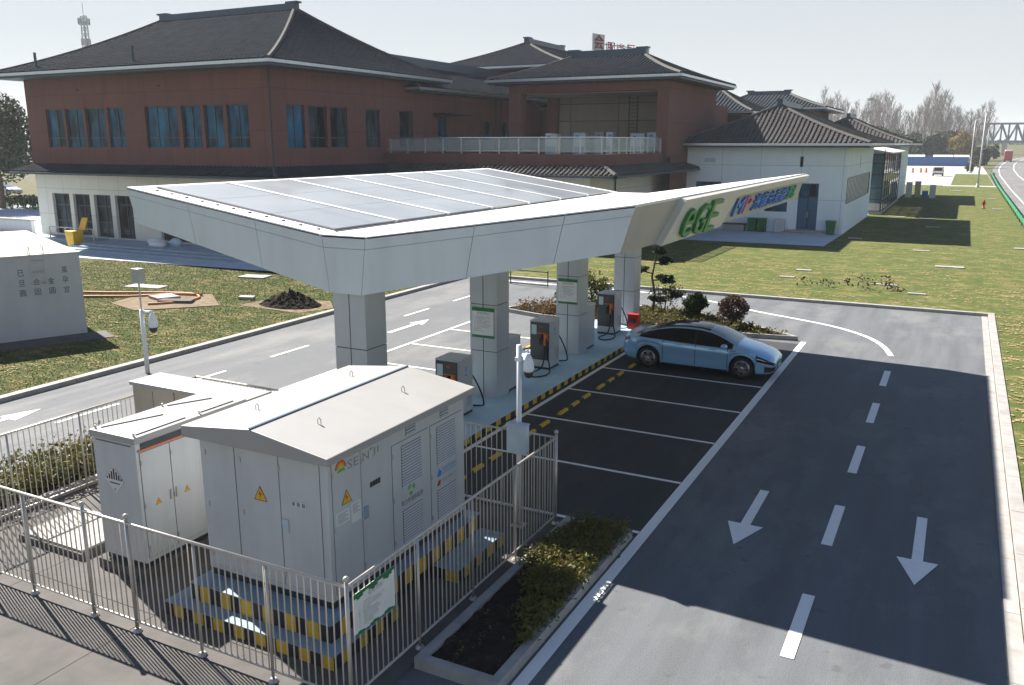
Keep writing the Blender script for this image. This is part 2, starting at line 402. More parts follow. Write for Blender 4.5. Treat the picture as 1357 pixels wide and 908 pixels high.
# highway on the right, bending away
def ribbon(cl, w0, w1, z, mb=None):
    mb = mb or MB(); L = []; 
    for i, (x, y) in enumerate(cl):
        a = cl[max(i-1,0)]; b = cl[min(i+1,len(cl)-1)]; t = Vector((b[0]-a[0], b[1]-a[1])).normalized(); n = Vector((t.y,-t.x))
        L.append(((x+n.x*w0, y+n.y*w0, z),(x+n.x*w1, y+n.y*w1, z)))
    for p, q in zip(L, L[1:]): mb.quad(p[0],p[1],q[1],q[0])
    return mb
HW = [(6.65,-60),(6.62,60),(6.62,120),(6.62,156),(7.05,224),(8.2,274),(10.5,330),(14.0,390),(22,480),(36,580),(60,700)]
struct('highway', ribbon(HW,-1.45,8.2,.02), A_FAR)
lm = ribbon(HW,-.08,.08,.024); ribbon(HW,3.45,3.62,.024,lm); ribbon(HW,7.3,7.5,.024,lm)
struct('highway_lines', lm, W_PAINT)
struct('verge', ribbon(HW,8.2,60,.03), GRASS_R)
struct('embankment', MB().prism([(-80,612,-.1),(-80,640,6.0),(-80,700,6.0),(-80,728,-.1)], (340,0,0)), FIELD)
# painted markings of the yard
pm = MB(); z = .010
def line(mb, x0, y0, x1, y1, w, z=z):
    d = Vector((x1-x0,y1-y0)).normalized(); n = Vector((-d.y,d.x))*w/2
    mb.quad((x0-n.x,y0-n.y,z),(x1-n.x,y1-n.y,z),(x1+n.x,y1+n.y,z),(x0+n.x,y0+n.y,z))
STY = [14.03,16.68,19.44,22.16,24.88,27.60]
for y in STY: line(pm,-9.62,y,-4.64,y,.10)
line(pm,-9.68,13.9,-9.68,31.0,.13)
line(pm,-4.53,-20,-4.53,31.6,.20)
for y in STY[1:]: line(pm,-16.98,y,-12.5,y,.10)
line(pm,-17.05,13.9,-17.05,31.3,.12)
struct('parking_lines', pm, W_PAINT)
dm = MB()
for i in range(-8,6): line(dm,-1.5,9.27+i*3.87,-1.5,7.35+i*3.87,.19)
for i in range(-4,6): line(dm,-20.05,13.2+i*3.93,-20.05,15.1+i*3.93,.12)
C = [(-23,39.2),(-16,39.25),(-12.9,39.13),(-10.6,38.75),(-8.6,37.6),(-7.2,36.62),(-5.3,35.75),(-3.85,34.95),(-2.65,33.75),(-1.92,32.35),(-1.56,30.8)]
for _ in range(2):
    C = [C[0]] + [q for a, b in zip(C, C[1:]) for q in ((a[0]*.75+b[0]*.25,a[1]*.75+b[1]*.25),(a[0]*.25+b[0]*.75,a[1]*.25+b[1]*.75))] + [C[-1]]
ribbon(C,-.09,.09,z,dm)
struct('lane_lines', dm, W_PAINT)
def arrow(x, y, L, s):                   # straight arrow, tip at y - s*... pointing along s (+1 = +y)
    mb = MB(); t = y + s*L; h = .95*s
    pts = [(-.09,y),(-.09,t-h),(-.33,t-h),(0,t),(.33,t-h),(.09,t-h),(.09,y)]
    pts = [(x+a,b,z) for a,b in pts]
    return mb.add(pts, [(0,1,5,6),(2,3,4),])
for (x,y,L,s) in ((-2.98,17.1,2.75,-1),(-.03,17.15,2.9,-1),(-18.75,26.0,2.8,1),(-21.5,10.9,2.9,1)): struct('lane_arrow', arrow(x,y,L,s), W_PAINT)
# charging island: floor, striped kerb, planted end
isl = MB(); isl.slab([(-12.536,13.9),(-9.874,13.9),(-9.874,31.1),(-12.536,31.1)], 0, .15)
struct('charging_island', isl, ISLAND)
yk = MB(); n = 0; y = 13.9
while y < 31.1:
    e = min(y+.265, 31.1)
    for x0, x1 in ((-9.874,-9.866),(-12.544,-12.536)): yk.box(x0,y,0,x1,e,.148,n % 2)
    y = e; n += 1
struct('striped_kerb', yk, [Y_PAINT, K_PAINT])
def leaf_outline(inset=0):
    top = [(-4.75,31.75),(-6.0,32.7),(-7.4,33.75),(-9.0,34.65),(-11,35.1),(-13,34.9),(-15,33.9),(-16.9,32.2)]
    bot = [(-16.9,31.75),(-15.0,31.2),(-12.6,31.15),(-9.7,31.15),(-7.4,31.3)]
    P = top + bot
    if inset:
        c = Vector((-10.8,32.6)); P = [tuple(c + (Vector(p)-c)*(1-inset*(1.0/ max((Vector(p)-c).length,.5)))) for p in P]
    return P
po = leaf_outline(); pi = leaf_outline(.20)
kb = MB(); nn = len(po)
for i in range(nn):
    a, b, c, d = po[i], po[(i+1)%nn], pi[(i+1)%nn], pi[i]
    kb.prism([(a[0],a[1],0),(d[0],d[1],0),(c[0],c[1],0),(b[0],b[1],0)], (0,0,.16))
struct('island_kerb', kb, KERB)
struct('island_soil', MB().slab(pi[::-1], 0.0, .12), SOIL)
# grass blades standing on the near parts of the lawns
def blades(n, rects, smin, smax, zb, dens=None):
    V = np.zeros((n*3,3)); k = 0
    areas = np.array([(r[2]-r[0])*(r[3]-r[1])*r[4] for r in rects]); pick = rng.choice(len(rects), n, p=areas/areas.sum())
    rr = np.array(rects)[pick]
    x = rr[:,0] + rng.random(n)*(rr[:,2]-rr[:,0]); y = rr[:,1] + rng.random(n)*(rr[:,3]-rr[:,1])
    a = rng.random(n)*2*np.pi; w = .012+rng.random(n)*.02; h = smin+rng.random(n)*(smax-smin); l = (rng.random((n,2))-.5)*h[:,None]*1.1
    V[0::3] = np.c_[x-np.cos(a)*w, y-np.sin(a)*w, np.full(n,zb)]
    V[1::3] = np.c_[x+np.cos(a)*w, y+np.sin(a)*w, np.full(n,zb)]
    V[2::3] = np.c_[x+l[:,0], y+l[:,1], zb+h]
    me = bpy.data.meshes.new('grass'); me.vertices.add(n*3); me.vertices.foreach_set('co', V.ravel())
    me.loops.add(n*3); me.loops.foreach_set('vertex_index', np.arange(n*3))
    me.polygons.add(n); me.polygons.foreach_set('loop_start', np.arange(n)*3); me.polygons.foreach_set('loop_total', np.full(n,3))
    me.update(); return me
L_GR = leaf_mat('grass_blades', (.06,.085,.020), (.09,.112,.03), (.26,.21,.10), .6)
me = blades(110000, [(-46,8,-23.35,34.9,1.)], .015, .04, .10); me.materials.append(L_GR)
o = bpy.data.objects.new('grass', me); COL.objects.link(o); tag(o, 'short green and straw coloured grass on the lawns', 'grass', None, 'stuff')

# ================================================================== CANOPY
cy0, cy1 = 14.0, 31.6
can = thing('charging_canopy', 'large white butterfly shaped charging canopy with solar roof on four square columns', 'canopy', (-11.16,22.8,0))
def top(x): return 5.14 + max(0, abs(x+11.16)-.6)*(.82/5.68)
def bot(x): return 3.95 + max(0, abs(x+11.16)-.41)*(1.22/5.68)
prof = [(-17.42,5.93),(-11.76,5.11),(-10.56,5.11),(-4.98,5.92),(-5.24,5.16),(-10.75,3.98),(-11.57,3.98),(-17.12,5.2)]
MB().prism([(x,cy0+.05,zz) for x,zz in prof], (0,cy1-cy0-.1,0)).build('roof_structure', ALU_TOP, can)
# near and far fascia: folded panels with open joints
xs_top = [-17.5,-15.55,-13.55,-11.72,-10.60,-8.05,-6.2,-4.9]; xs_bot = [-17.25,-15.35,-13.40,-11.57,-10.75,-8.25,-6.42,-5.15]
for yy, d in ((cy0+.05,-.05),(cy1-.05,.05)):
    fas = MB()
    for i in range(7):
        ta, tb, ba, bb = xs_top[i]+.005, xs_top[i+1]-.005, xs_bot[i]+.005, xs_bot[i+1]-.005
        zt = lambda x: top(x)
        def row(f0, f1):
            P = []
            for xa, xb, fr in ((ta,ba,f0),(tb,bb,f0),(tb,bb,f1),(ta,ba,f1)):
                x = xa*fr + xb*(1-fr); za = top(xa); zb = bot(xb); P.append((x, yy, za*fr+zb*(1-fr)))
            return P
        fas.prism(row(0,.79) if d > 0 else row(0,.79)[::-1], (0,d,0)); fas.prism(row(.797,1.) if d > 0 else row(.797,1.)[::-1], (0,d,0))
    fas.build('fascia', ALU, can, recalc=True)
# long right side: leaning faces
NX = Vector((.9585,0,-.285))
def sp(y, t, off=0.): 
    p = Vector((-5.15+.25*t, y, 5.12+.84*t)) + NX*off; return tuple(p)
def sface(mb, Q, o0, o1, mi=0):          # Q = [(y,t)...] on the leaning face, between two offsets
    a = [sp(y,t,o0) for y,t in Q]; b = [sp(y,t,o1) for y,t in Q]; n = len(Q)
    mb.add(a+b, [tuple(range(n-1,-1,-1)), tuple(range(n,2*n))] + [(i,(i+1)%n,n+(i+1)%n,n+i) for i in range(n)], mi)
sface(MB(), [(0,0)]*3, 0, 1) if False else None
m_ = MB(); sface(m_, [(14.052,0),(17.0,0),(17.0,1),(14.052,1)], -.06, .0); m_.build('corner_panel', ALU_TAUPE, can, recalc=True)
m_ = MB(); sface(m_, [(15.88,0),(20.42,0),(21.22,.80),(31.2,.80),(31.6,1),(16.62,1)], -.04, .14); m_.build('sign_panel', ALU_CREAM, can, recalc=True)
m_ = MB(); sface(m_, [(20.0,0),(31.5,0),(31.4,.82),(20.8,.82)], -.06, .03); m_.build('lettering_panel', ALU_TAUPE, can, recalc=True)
m_ = MB(); m_.prism([(-17.5,cy0+.052,5.95),(-17.25,cy0+.052,5.18),(-17.12,cy0+.052,5.18),(-17.42,cy0+.052,5.93)][::-1], (0,cy1-cy0-.104,0)); m_.build('side_fascia', ALU, can, recalc=True)
# letters on the long side, standing off the panel
def sign_text(name, body, ya, yb, t0, t1, off, dep, mat, lean=.25):
    mb = MB(); org = Vector(sp(ya,t0,off)); v = (Vector(sp(ya,1,0))-Vector(sp(ya,0,0))); L = v.length; v.normalize()
    put_text(mb, body, org, Vector((0,1,0)), v, yb-ya, L*(t1-t0), dep, 0, lean); return mb.build(name, mat, can)
sign_text('green_letter','e',16.72,17.42,.08,.78,.15,.07,GREEN,.18); sign_text('green_letter','G',17.6,18.4,.06,.82,.15,.07,GREEN,.18); sign_text('green_letter','E',18.55,19.4,.05,.86,.15,.07,GREEN,.18)
sign_text('sign_letter','M',21.6,22.5,.14,.66,.04,.05,BLUE_L); sign_text('sign_letter','P',22.7,23.4,.14,.66,.04,.05,PINK_L)
for i, ch in enumerate('光储充新能'): sign_text('sign_letter', ch, 23.75+i*.98, 24.62+i*.98, .14,.66,.04,.05,BLUE_L)
for i, ch in enumerate('源站'): sign_text('sign_letter', ch, 28.7+i*.75, 29.35+i*.75, .16,.66,.04,.05,TEAL_L)
# roof covering: white edge trims, solar rows on the left wing, white sheets on the right wing
trim = MB()
def deck(mb, xa, xb, ya, yb, h0, h1, mi=0):
    P = [(xa,ya,top(xa)),(xb,ya,top(xb)),(xb,yb,top(xb)),(xa,yb,top(xa))]
    mb.add([(x,y,zz+h0) for x,y,zz in P]+[(x,y,zz+h1) for x,y,zz in P], [(3,2,1,0),(4,5,6,7),(0,1,5,4),(1,2,6,5),(2,3,7,6),(3,0,4,7)], mi)
deck(trim,-17.5,-11.78,14.0,14.55,-.02,.03); deck(trim,-17.5,-11.78,31.2,31.6,-.02,.03); deck(trim,-17.5,-17.28,14.55,31.2,-.02,.03)
deck(trim,-11.74,-10.58,14.0,31.6,-.03,.02)
SEAM = [14.6+2.37*i for i in range(8)]
for s in SEAM[1:-1]: deck(trim,-17.28,-11.9,s-.07,s+.07,.0,.065)
for i in range(6):
    deck(trim,-10.56,-4.9,14.0+i*2.933,14.0+(i+1)*2.933-.01,-.02,.025)
trim.build('roof_trim', ALU_TOP, can)
for a, b in zip(SEAM, SEAM[1:]):
    pv = MB()
    for j in range(3):
        xa = -17.25+j*1.78; deck(pv, xa, xa+1.765, a+.08, b-.08, .01, .05)
    pv.build('solar_panel', PV, can)
for i in range(11): xx = -16.9+i*.48; MB().box(xx,14.31,top(xx)+.02,xx+.04,14.38,top(xx)+.05).build('roof_clip', DARK, can)
cl = MB(); cl.box(-11.9,14.62,5.12,-11.78,22.0,5.17); cl.build('valley_gutter', DARK, can)
# columns
YC = [14.1,19.82,25.5,30.85]
for yc in YC:
    c = MB(); x0,x1,y0,y1 = -11.55,-10.77,yc+.02,yc+.70
    c.box(x0,y0,.15,x1,y1,4.05,1)
    for za, zb in ((.15,1.465),(1.485,2.755),(2.775,4.0)):
        for sy, dy in ((y0,-.02),(y1,.02)):
            ya, yb = min(sy,sy+dy), max(sy,sy+dy)
            c.box(x0-.02,ya,za,-11.172,yb,zb); c.box(-11.148,ya,za,x1+.02,yb,zb)
        c.box(x1,y0,za,x1+.02,y1,zb); c.box(x0-.02,y0,za,x0,y1,zb)
    c.build('column', [COLM, DARK], can)
# notice boards strapped to columns two and three
for yc, lab in ((19.82,'green edged notice board on the second canopy column from the camera'),(25.5,'green edged notice board on the third canopy column, beside the tall charger')):
    t = thing('notice_board', lab, 'notice board', (-11.15,yc-.025,2.26), 'notice boards on the columns')
    MB().box(-11.49,yc-.02,1.86,-10.83,yc-.004,2.66).build('board', SIGN_W, t)
    MB().box(-11.50,yc-.026,2.58,-10.82,yc-.021,2.68).build('green_band', SIGN_G, t); MB().box(-11.50,yc-.026,1.85,-10.82,yc-.021,1.92).build('green_band', SIGN_G, t)
    tx = MB(); put_text(tx,'充电须知',(-11.35,yc-.022,2.49),(1,0,0),(0,0,1),.38,.075)
    for i in range(8): put_text(tx,['一、请按规范操作充电设备','二、充电前检查枪头','三、严禁烟火注意安全','四、雨天请勿触摸插头','五、充电完毕请归位','六、有故障请联系我们','服务电话','请勿占用车位'][i],(-11.44,yc-.022,2.405-i*.055),(1,0,0),(0,0,1),[.5,.36,.48,.4,.52,.44,.22,.3][i],.034)
    tx.build('print', INK, t)

# ================================================================== CHARGERS (built once at the origin, front towards -y)
def make_charger():
    t = thing('charging_pile', 'x', 'charger')
    b = MB(); b.box(-.335,-.36,.07,.335,.375,1.50); b.box(-.345,-.375,1.50,.345,.385,1.53); b.build('cabinet', M('charger_grey',(.44,.47,.49),.4,.1,.5,.05,2,0,3,((3,3,.4),.12)), t, bevel=.012)
    MB().box(-.32,-.35,0,.32,.36,.07).build('plinth', DARK, t)
    f = MB(); f.box(-.32,-.385,.30,.32,-.36,1.48); fp = f.build('front_panel', M('charger_black',(.028,.032,.038),.35), t, bevel=.006)
    MB().box(-.27,-.392,1.10,-.10,-.385,1.40).build('screen', M('screen_glass',(.42,.55,.58),.12), fp)
    MB().box(.02,-.39,1.32,.10,-.385,1.38).build('stop_button', RED_P, fp)
    for x in (.06,.22):
        g = MB(); g.box(x-.045,-.46,1.0,x+.045,-.385,1.13); g.tube([(x,-.43,1.02),(x,-.50,.92),(x,-.47,.80)],.032,8); g.build('connector', ORANGE if x > .1 else DARK, t)
    MB().box(-.06,-.40,1.12,.30,-.385,1.16).box(.27,-.40,.92,.30,-.385,1.16).build('holster_trim', ORANGE, t)
    lg = MB(); put_text(lg,'e',(.3365,-.03,1.16),(0,1,0),(0,0,1),.12,.13); lg.add([(.3365,-.03,1.05),(.3365,.09,1.05),(.3365,.03,1.13)],[(0,1,2)]); lg.build('logo', M('logo_blue',(.03,.25,.62),.4), t)
    def cable(P, r=.022):
        Q = [Vector(p) for p in P]
        for _ in range(3): Q = [Q[0]]+[q for a,b in zip(Q,Q[1:]) for q in (a*.75+b*.25,a*.25+b*.75)]+[Q[-1]]
        return MB().tube(Q, r, 7)
    cable([(.22,-.47,.82),(.24,-.52,.45),(.20,-.62,.06),(-.05,-1.05,.03),(.3,-1.5,.03),(.62,-1.0,.03),(.45,-.55,.12),(.28,-.42,.5),(.26,-.39,.75)]).build('cable', RUB, t, True)
    cable([(.10,.37,1.15),(.2,.48,1.05),(.42,.62,.55),(.5,.72,.1),(.3,.82,.03),(-.1,.72,.03),(.05,.52,.05),(.2,.4,.1)]).build('cable', RUB, t, True)
    v = MB()
    for i in range(9): v.box(.336,.08,.25+i*.045,.341,.30,.27+i*.045)
    v.build('side_vent', M('vent_grey',(.30,.33,.35),.5), t)
    return t
ch = make_charger()
spots = [(-11.13,18.22,0,'grey charger nearest the white substation cabinet, half hidden by its roof'),
         (-11.13,20.98,math.pi,'grey charger close behind the second canopy column'),
         (-11.13,23.68,0,'grey charger between the second and third columns with its black front in view'),
         (-11.13,26.66,math.pi,'grey charger close behind the third canopy column'),
         (-11.13,29.28,0,'grey charger before the farthest column, beside the red box')]
for i,(x,y,a,lab) in enumerate(spots):
    o = ch if i == 0 else dup(ch)
    o.location = (x,y,.15); o.rotation_euler = (0,0,a); o['label'] = lab; o['group'] = 'chargers on the island'
ext = thing('extinguisher_box', 'red fire extinguisher box at the foot of the farthest canopy column', 'extinguisher box', (-10.55,30.35,.15))
MB().box(-10.75,30.2,.15,-10.35,30.5,.68).build('box', RED_P, ext, bevel=.015)
MB().box(-10.77,30.18,.68,-10.33,30.52,.72).build('lid', RED_P, ext)
MB().box(-10.68,30.19,.40,-10.42,30.198,.55).build('front_label', INK_K, ext)
# wheel stops
for side, xx in (('right',-8.85),('left',-12.95)):
    for i, y0 in enumerate(STY[:-1]):
        if side == 'left' and i < 1: continue
        ya = y0+.32; w = thing('wheel_stop','x','wheel stop',(xx,ya+1.05,0),'striped wheel stops')
        which = ['nearest the fence','second from the fence','third from the fence','fourth from the fence','behind the blue car'][i]
        w['label'] = f'yellow and black wheel stop bar in the parking bay {which}' if side == 'right' else f'sunlit yellow and black wheel stop bar left of the chargers, {["","nearest","second","third","farthest"][i]} of its row'
        for j,(a,b,mm) in enumerate(((0,.5,Y_PAINT),(.5,.82,K_PAINT),(.82,1.28,Y_PAINT),(1.28,1.6,K_PAINT),(1.6,2.1,Y_PAINT))):
            q = [(xx-.055,ya+a,.006),(xx-.04,ya+a,.065),(xx+.04,ya+a,.065),(xx+.055,ya+a,.006)]
            MB().prism(q[::-1],(0,b-a-.004,0)).build('yellow_segment' if mm is Y_PAINT else 'black_segment', mm, w)
# ================================================================== FOLIAGE HELPERS
def leaf_mesh(P, size, name='leaf', flat=0.):
    """one small bent quad per point; P is (n,3)"""
    n = len(P); a = rng.normal(size=(n,3)); a[:,2] *= (1-flat**3); a /= np.linalg.norm(a,axis=1)[:,None]
    b = rng.normal(size=(n,3)); b[:,2] *= (1-flat); b -= a*(a*b).sum(1)[:,None]; b /= np.linalg.norm(b,axis=1)[:,None]
    s = size*(.6+.8*rng.random(n))[:,None]; w = s*(.38+.2*rng.random(n))[:,None]
    V = np.empty((n,4,3)); V[:,0] = P-a*s; V[:,1] = P+b*w; V[:,2] = P+a*s; V[:,3] = P-b*w
    me = bpy.data.meshes.new(name); me.vertices.add(n*4); me.vertices.foreach_set('co', V.ravel())
    me.loops.add(n*4); me.loops.foreach_set('vertex_index', np.arange(n*4))
    me.polygons.add(n); me.polygons.foreach_set('loop_start', np.arange(n)*4); me.polygons.foreach_set('loop_total', np.full(n,4)); me.update()
    return me
def leaf_obj(name, P, size, mat, parent=None, flat=0.):
    P = np.asarray(P, float)
    if parent is not None: P = P - np.array(WL.get(parent.name,(0,0,0)))
    me = leaf_mesh(P, size, name, flat); me.materials.append(mat)
    o = bpy.data.objects.new(name, me); COL.objects.link(o)
    if parent is not None: o.parent = parent
    return o
def blob_pts(n, c, r, lumps=14, fill=.35, lr=(.35,.55)):
    """points through a lumpy crown: clumps on an ellipsoid, most leaves near the clump surfaces"""
    c = np.array(c); r = np.array(r); d = rng.normal(size=(lumps,3)); d /= np.linalg.norm(d,axis=1)[:,None]
    cc = d*(.45+.35*rng.random(lumps))[:,None]; rad = lr[0]+rng.random(lumps)*(lr[1]-lr[0])
    k = rng.choice(lumps, n, p=rad**2/(rad**2).sum()); q = rng.normal(size=(n,3)); q /= np.linalg.norm(q,axis=1)[:,None]
    rr = np.where(rng.random(n) < fill, rng.random(n)**.5, .82+.22*rng.random(n))
    return c + (cc[k]+q*(rad[k]*rr)[:,None])*r
def limbs(mb, base, h, r, tips, n=6):
    base = Vector(base); topp = base+Vector((0,0,h)); mb.tube([base, base+Vector((.02*h,.01*h,h*.5)), topp], r, 8, r2=r*.6)
    for t in tips:
        t = Vector(t); m = topp.lerp(t,.5)+Vector((0,0,-.06*(t-topp).length)); mb.tube([topp-Vector((0,0,.1*h)), m, t], r*.5, n, r2=r*.12)
    return mb

# ================================================================== SUBSTATION CABINET ON STRIPED STEPS
def striped(mb, x0, y0, x1, y1, z0, z1, w=.20, faces='frlb'):
    mb.box(x0,y0,z0,x1,y1,z1,2)
    def run(a, b, f):
        n = max(1, round((b-a)/w)); s = (b-a)/n
        for i in range(n): f(a+i*s, a+(i+1)*s, i % 2)
    if 'f' in faces: run(x0,x1,lambda a,b,m: mb.box(a,y0-.004,z0,b,y0-.0005,z1-.01,m))
    if 'b' in faces: run(x0,x1,lambda a,b,m: mb.box(a,y1+.0005,z0,b,y1+.004,z1-.01,m))
    if 'r' in faces: run(y0,y1,lambda a,b,m: mb.box(x1+.0005,a,z0,x1+.004,b,z1-.01,m))
    if 'l' in faces: run(y0,y1,lambda a,b,m: mb.box(x0-.004,a,z0,x0-.0005,b,z1-.01,m))
    return mb
SM = [K_PAINT, Y_PAINT, BLUE_STEP]
sub = thing('substation_cabinet','large white substation cabinet with low gable roof on two blue topped striped steps','substation',(-8.52,10.4,0.03))
a = MB(); striped(a,-10.12,8.03,-6.88,9.55,.03,.235); a.build('lower_step', SM, sub)
a = MB(); striped(a,-7.10,10.85,-6.62,12.45,.03,.235); a.build('lower_step', SM, sub)
a = MB(); striped(a,-9.82,8.28,-7.12,12.5,.237,.50,.205); a.build('upper_step', SM, sub)
MB().box(-9.70,8.65,.502,-7.36,12.27,.62).build('plinth', DARK, sub)
x0,x1,y0,y1 = -9.73,-7.33,8.62,12.30
MB().box(x0,y0,.62,x1,y1,2.80).build('body', CAB, sub, bevel=.012)
rf = MB(); pk = -8.56
P = [(-9.92,8.46,2.76),(-7.18,8.46,2.76),(-7.18,8.46,2.87),(pk,8.46,3.08),(-9.92,8.46,2.93)]
rf.prism(P[::-1],(0,3.98,0)); rf.box(pk-.03,8.455,3.05,pk+.62,8.47,3.065) if False else None
ro = rf.build('roof', CABTOP, sub, bevel=.012)
MB().prism([(pk-.02,8.47,3.086),(pk+.02,8.47,3.083),(pk+.02,8.47,3.094),(pk-.02,8.47,3.097)],(0,3.94,0)).build('ridge_strip', M('ridge_strip_blue',(.06,.10,.15),.4), ro)
for (x,y) in ((-9.3,9.4),(-8.0,9.3),(-9.2,11.6),(-7.9,11.3)):
    zz = 2.93+(x+9.92)/(pk+9.92)*.15 if x<pk else 3.08-(x-pk)/(-7.18-pk)*.21
    MB().tube([(x-.03,y,zz),(x-.03,y,zz+.07),(x,y,zz+.1),(x+.03,y,zz+.07),(x+.03,y,zz)],.008,6).build('lifting_eye', STEEL, ro)
def door(name, parent, plane, c, u0, u1, z0, z1, label=None, mat=CAB, thick=.012):
    """flat door leaf standing just proud of its wall with a dark joint behind it"""
    m = MB()
    if plane == 'x': m.box(c,u0+.008,z0+.008,c+thick,u1-.008,z1-.008); j = MB().box(c,u0,z0,c+.003,u1,z1)
    else: m.box(u0+.008,c-thick,z0+.008,u1-.008,c,z1-.008); j = MB().box(u0,c-.003,z0,u1,c,z1)
    d = m.build(name, mat, parent, bevel=.004); j.build('door_joint', CAB_SEAM, d)
    for zz in (z0+.18,(z0+z1)/2,z1-.18):
        p = (c+thick+.006,u0+.02,zz) if plane == 'x' else (u0+.02,c-thick-.006,zz)
        MB().cyl(p[0],p[1],zz-.04,zz+.04,.010,6).build('hinge', STEEL, d)
    return d
d1 = door('door',sub,'y',8.62,-9.64,-9.04,.70,2.70); d2 = door('door',sub,'y',8.62,-8.94,-8.20,.70,2.70); d3 = door('door',sub,'y',8.62,-8.20,-7.46,.70,2.70)
e1 = door('door',sub,'x',-7.33,8.70,9.35,.70,2.70); e2 = door('door',sub,'x',-7.33,9.35,10.02,.70,2.70)
e3 = door('door',sub,'x',-7.33,10.12,11.14,.70,2.50); e4 = door('door',sub,'x',-7.33,11.20,12.22,.70,2.50)
def warn(c, s, plane, parent, z):         # yellow warning triangle with a bolt mark
    m = MB(); u = Vector((1,0,0)) if plane == 'y' else Vector((0,1,0)); n = Vector((0,-1,0)) if plane == 'y' else Vector((1,0,0)); o = Vector(c)
    f = lambda a,b,d: tuple(o+u*a*s+Vector((0,0,1))*b*s+n*d)
    m.add([f(-.5,0,.0),f(.5,0,.0),f(0,.9,.0)],[(0,1,2)],1); m.add([f(-.43,.045,.002),f(.43,.045,.002),f(0,.81,.002)],[(0,1,2)],0)
    m.add([f(.02,.66,.004),f(-.12,.36,.004),f(0,.36,.004),f(-.05,.12,.004),f(.13,.44,.004),f(.01,.44,.004)],[(0,1,2,3,4,5)],2)
    return m.build('warning_sign',[WARN,INK_K,RED_P],parent)
warn((-8.57,8.605,1.95),.26,'y',d2,0); warn((-7.315,9.0,2.01),.24,'x',e1,0)
m = MB(); m.box(-7.99,8.598,1.99,-7.72,8.606,2.07)
for i in range(3): m.box(-7.975+i*.09,8.596,2.0,-7.915+i*.09,8.5979,2.06,1)
m.build('label_plate',[SIGN_W,INK],d3)
MB().box(-8.17,8.585,1.56,-8.06,8.607,1.76).build('handle', BOXG, d3, bevel=.008)
MB().box(-7.317,9.38,1.60,-7.295,9.48,1.80).build('handle', M('handle_blue',(.22,.32,.40),.4), e2, bevel=.008)
for (a,b,c,d) in ((8.75,9.05,1.74,1.93),(9.09,9.31,1.66,1.96)):
    p = MB(); p.box(-7.3175,a,c,-7.314,b,d); 
    for i in range(5): p.box(-7.3139,a+.03,d-.04-i*.03,-7.3132,b-.03-(i%2)*.05,d-.03-i*.03,1)
    p.build('paper_notice',[SIGN_W,INK],e1)
p = MB()
for i in range(4): p.box(-7.317,9.55+i*.065,2.04,-7.312,9.605+i*.065,2.12,0)
p.build('label_plate',INK_K,e2)
# maker's sun mark and lettering
lg = MB()
SUN = [M('sun_red',(.55,.10,.05),.4),M('sun_orange',(.70,.30,.04),.4),M('sun_yellow',(.62,.50,.05),.4),M('sun_green',(.12,.40,.08),.4),INK]
for i,(r1,r2) in enumerate(((.125,.09),(.09,.06),(.06,.025))):
    for s in range(14):
        a0, a1 = math.pi*s/14, math.pi*(s+1)/14
        q = lambda r,a_: (-7.3165,8.90-r*math.cos(a_),2.57+r*math.sin(a_))
        lg.quad(q(r1,a0),q(r1,a1),q(r2,a1),q(r2,a0),i)
lg.quad((-7.3165,8.81,2.52),(-7.3165,9.0,2.52),(-7.3165,8.97,2.565),(-7.3165,8.85,2.565),3)
put_text(lg,'SE',(-7.3165,9.05,2.50),(0,1,0),(0,0,1),.26,.13,0,4); lg.build('logo',SUN,e1)
lg = MB(); put_text(lg,'JI',(-7.3165,9.63,2.50),(0,1,0),(0,0,1),.16,.13,0,0); put_text(lg,'N',(-7.3165,9.40,2.50),(0,1,0),(0,0,1),.15,.13,0,0); lg.add([(-7.3165,9.60,2.60),(-7.3165,9.66,2.66),(-7.3165,9.57,2.64)],[(0,1,2)],1); lg.build('logo',[INK,SUN[3]],e2)
def louvre(parent, u0, u1, z0, z1, x=-7.3178):
    m = MB(); m.box(x-.001,u0,z0,x+.002,u1,z1,1); n = int((z1-z0)/.045)
    for i in range(n):
        zz = z0+i*(z1-z0)/n; m.prism([(x+.002,u0+.01,zz+.006),(x+.02,u0+.01,zz+.010),(x+.002,u0+.01,zz+.032)],(0,u1-u0-.02,0))
    return m.build('louvre',[CAB,CAB_SEAM],parent)
louvre(e3,10.36,10.92,1.72,2.42); louvre(e3,10.36,10.92,.78,1.34); louvre(e4,11.38,11.98,1.74,2.42); louvre(e4,11.38,11.98,.78,1.30)
louvre(sub,10.51,10.79,2.54,2.74,-7.329); louvre(sub,11.52,11.77,2.54,2.74,-7.329)
lg = MB()
for k in range(3):
    a = k*2*math.pi/3+.3
    pts = [(-7.3165,10.62+.11*math.cos(a+t)*(1-.25*abs(t)),1.63+.11*math.sin(a+t)*(1-.25*abs(t))) for t in (-.75,-.4,0,.4,.75)]+[(-7.3165,10.62+.03*math.cos(a),1.63+.03*math.sin(a))]
    lg.add(pts,[tuple(range(6))],0)
put_text(lg,'电力充电新能源',(-7.3165,10.34,1.42),(0,1,0),(0,0,1),.60,.09,0,1); lg.build('logo',[SUN[3],INK_K],e3)
lg = MB(); lg.add([(-7.3165,11.38,1.54),(-7.3165,11.50,1.54),(-7.3165,11.53,1.60),(-7.3165,11.44,1.68)],[(0,1,2,3)],0)
put_text(lg,'中国充电网',(-7.3165,11.56,1.595),(0,1,0),(0,0,1),.44,.075,0,0); put_text(lg,'智慧能源服务',(-7.3165,11.56,1.55),(0,1,0),(0,0,1),.44,.03,0,0)
lg.add([(-7.3165,11.37,1.38),(-7.3165,11.47,1.38),(-7.3165,11.5,1.47),(-7.3165,11.42,1.47)],[(0,1,2,3)],1); put_text(lg,'SENJI ENERGY',(-7.3165,11.54,1.40),(0,1,0),(0,0,1),.42,.06,0,2)
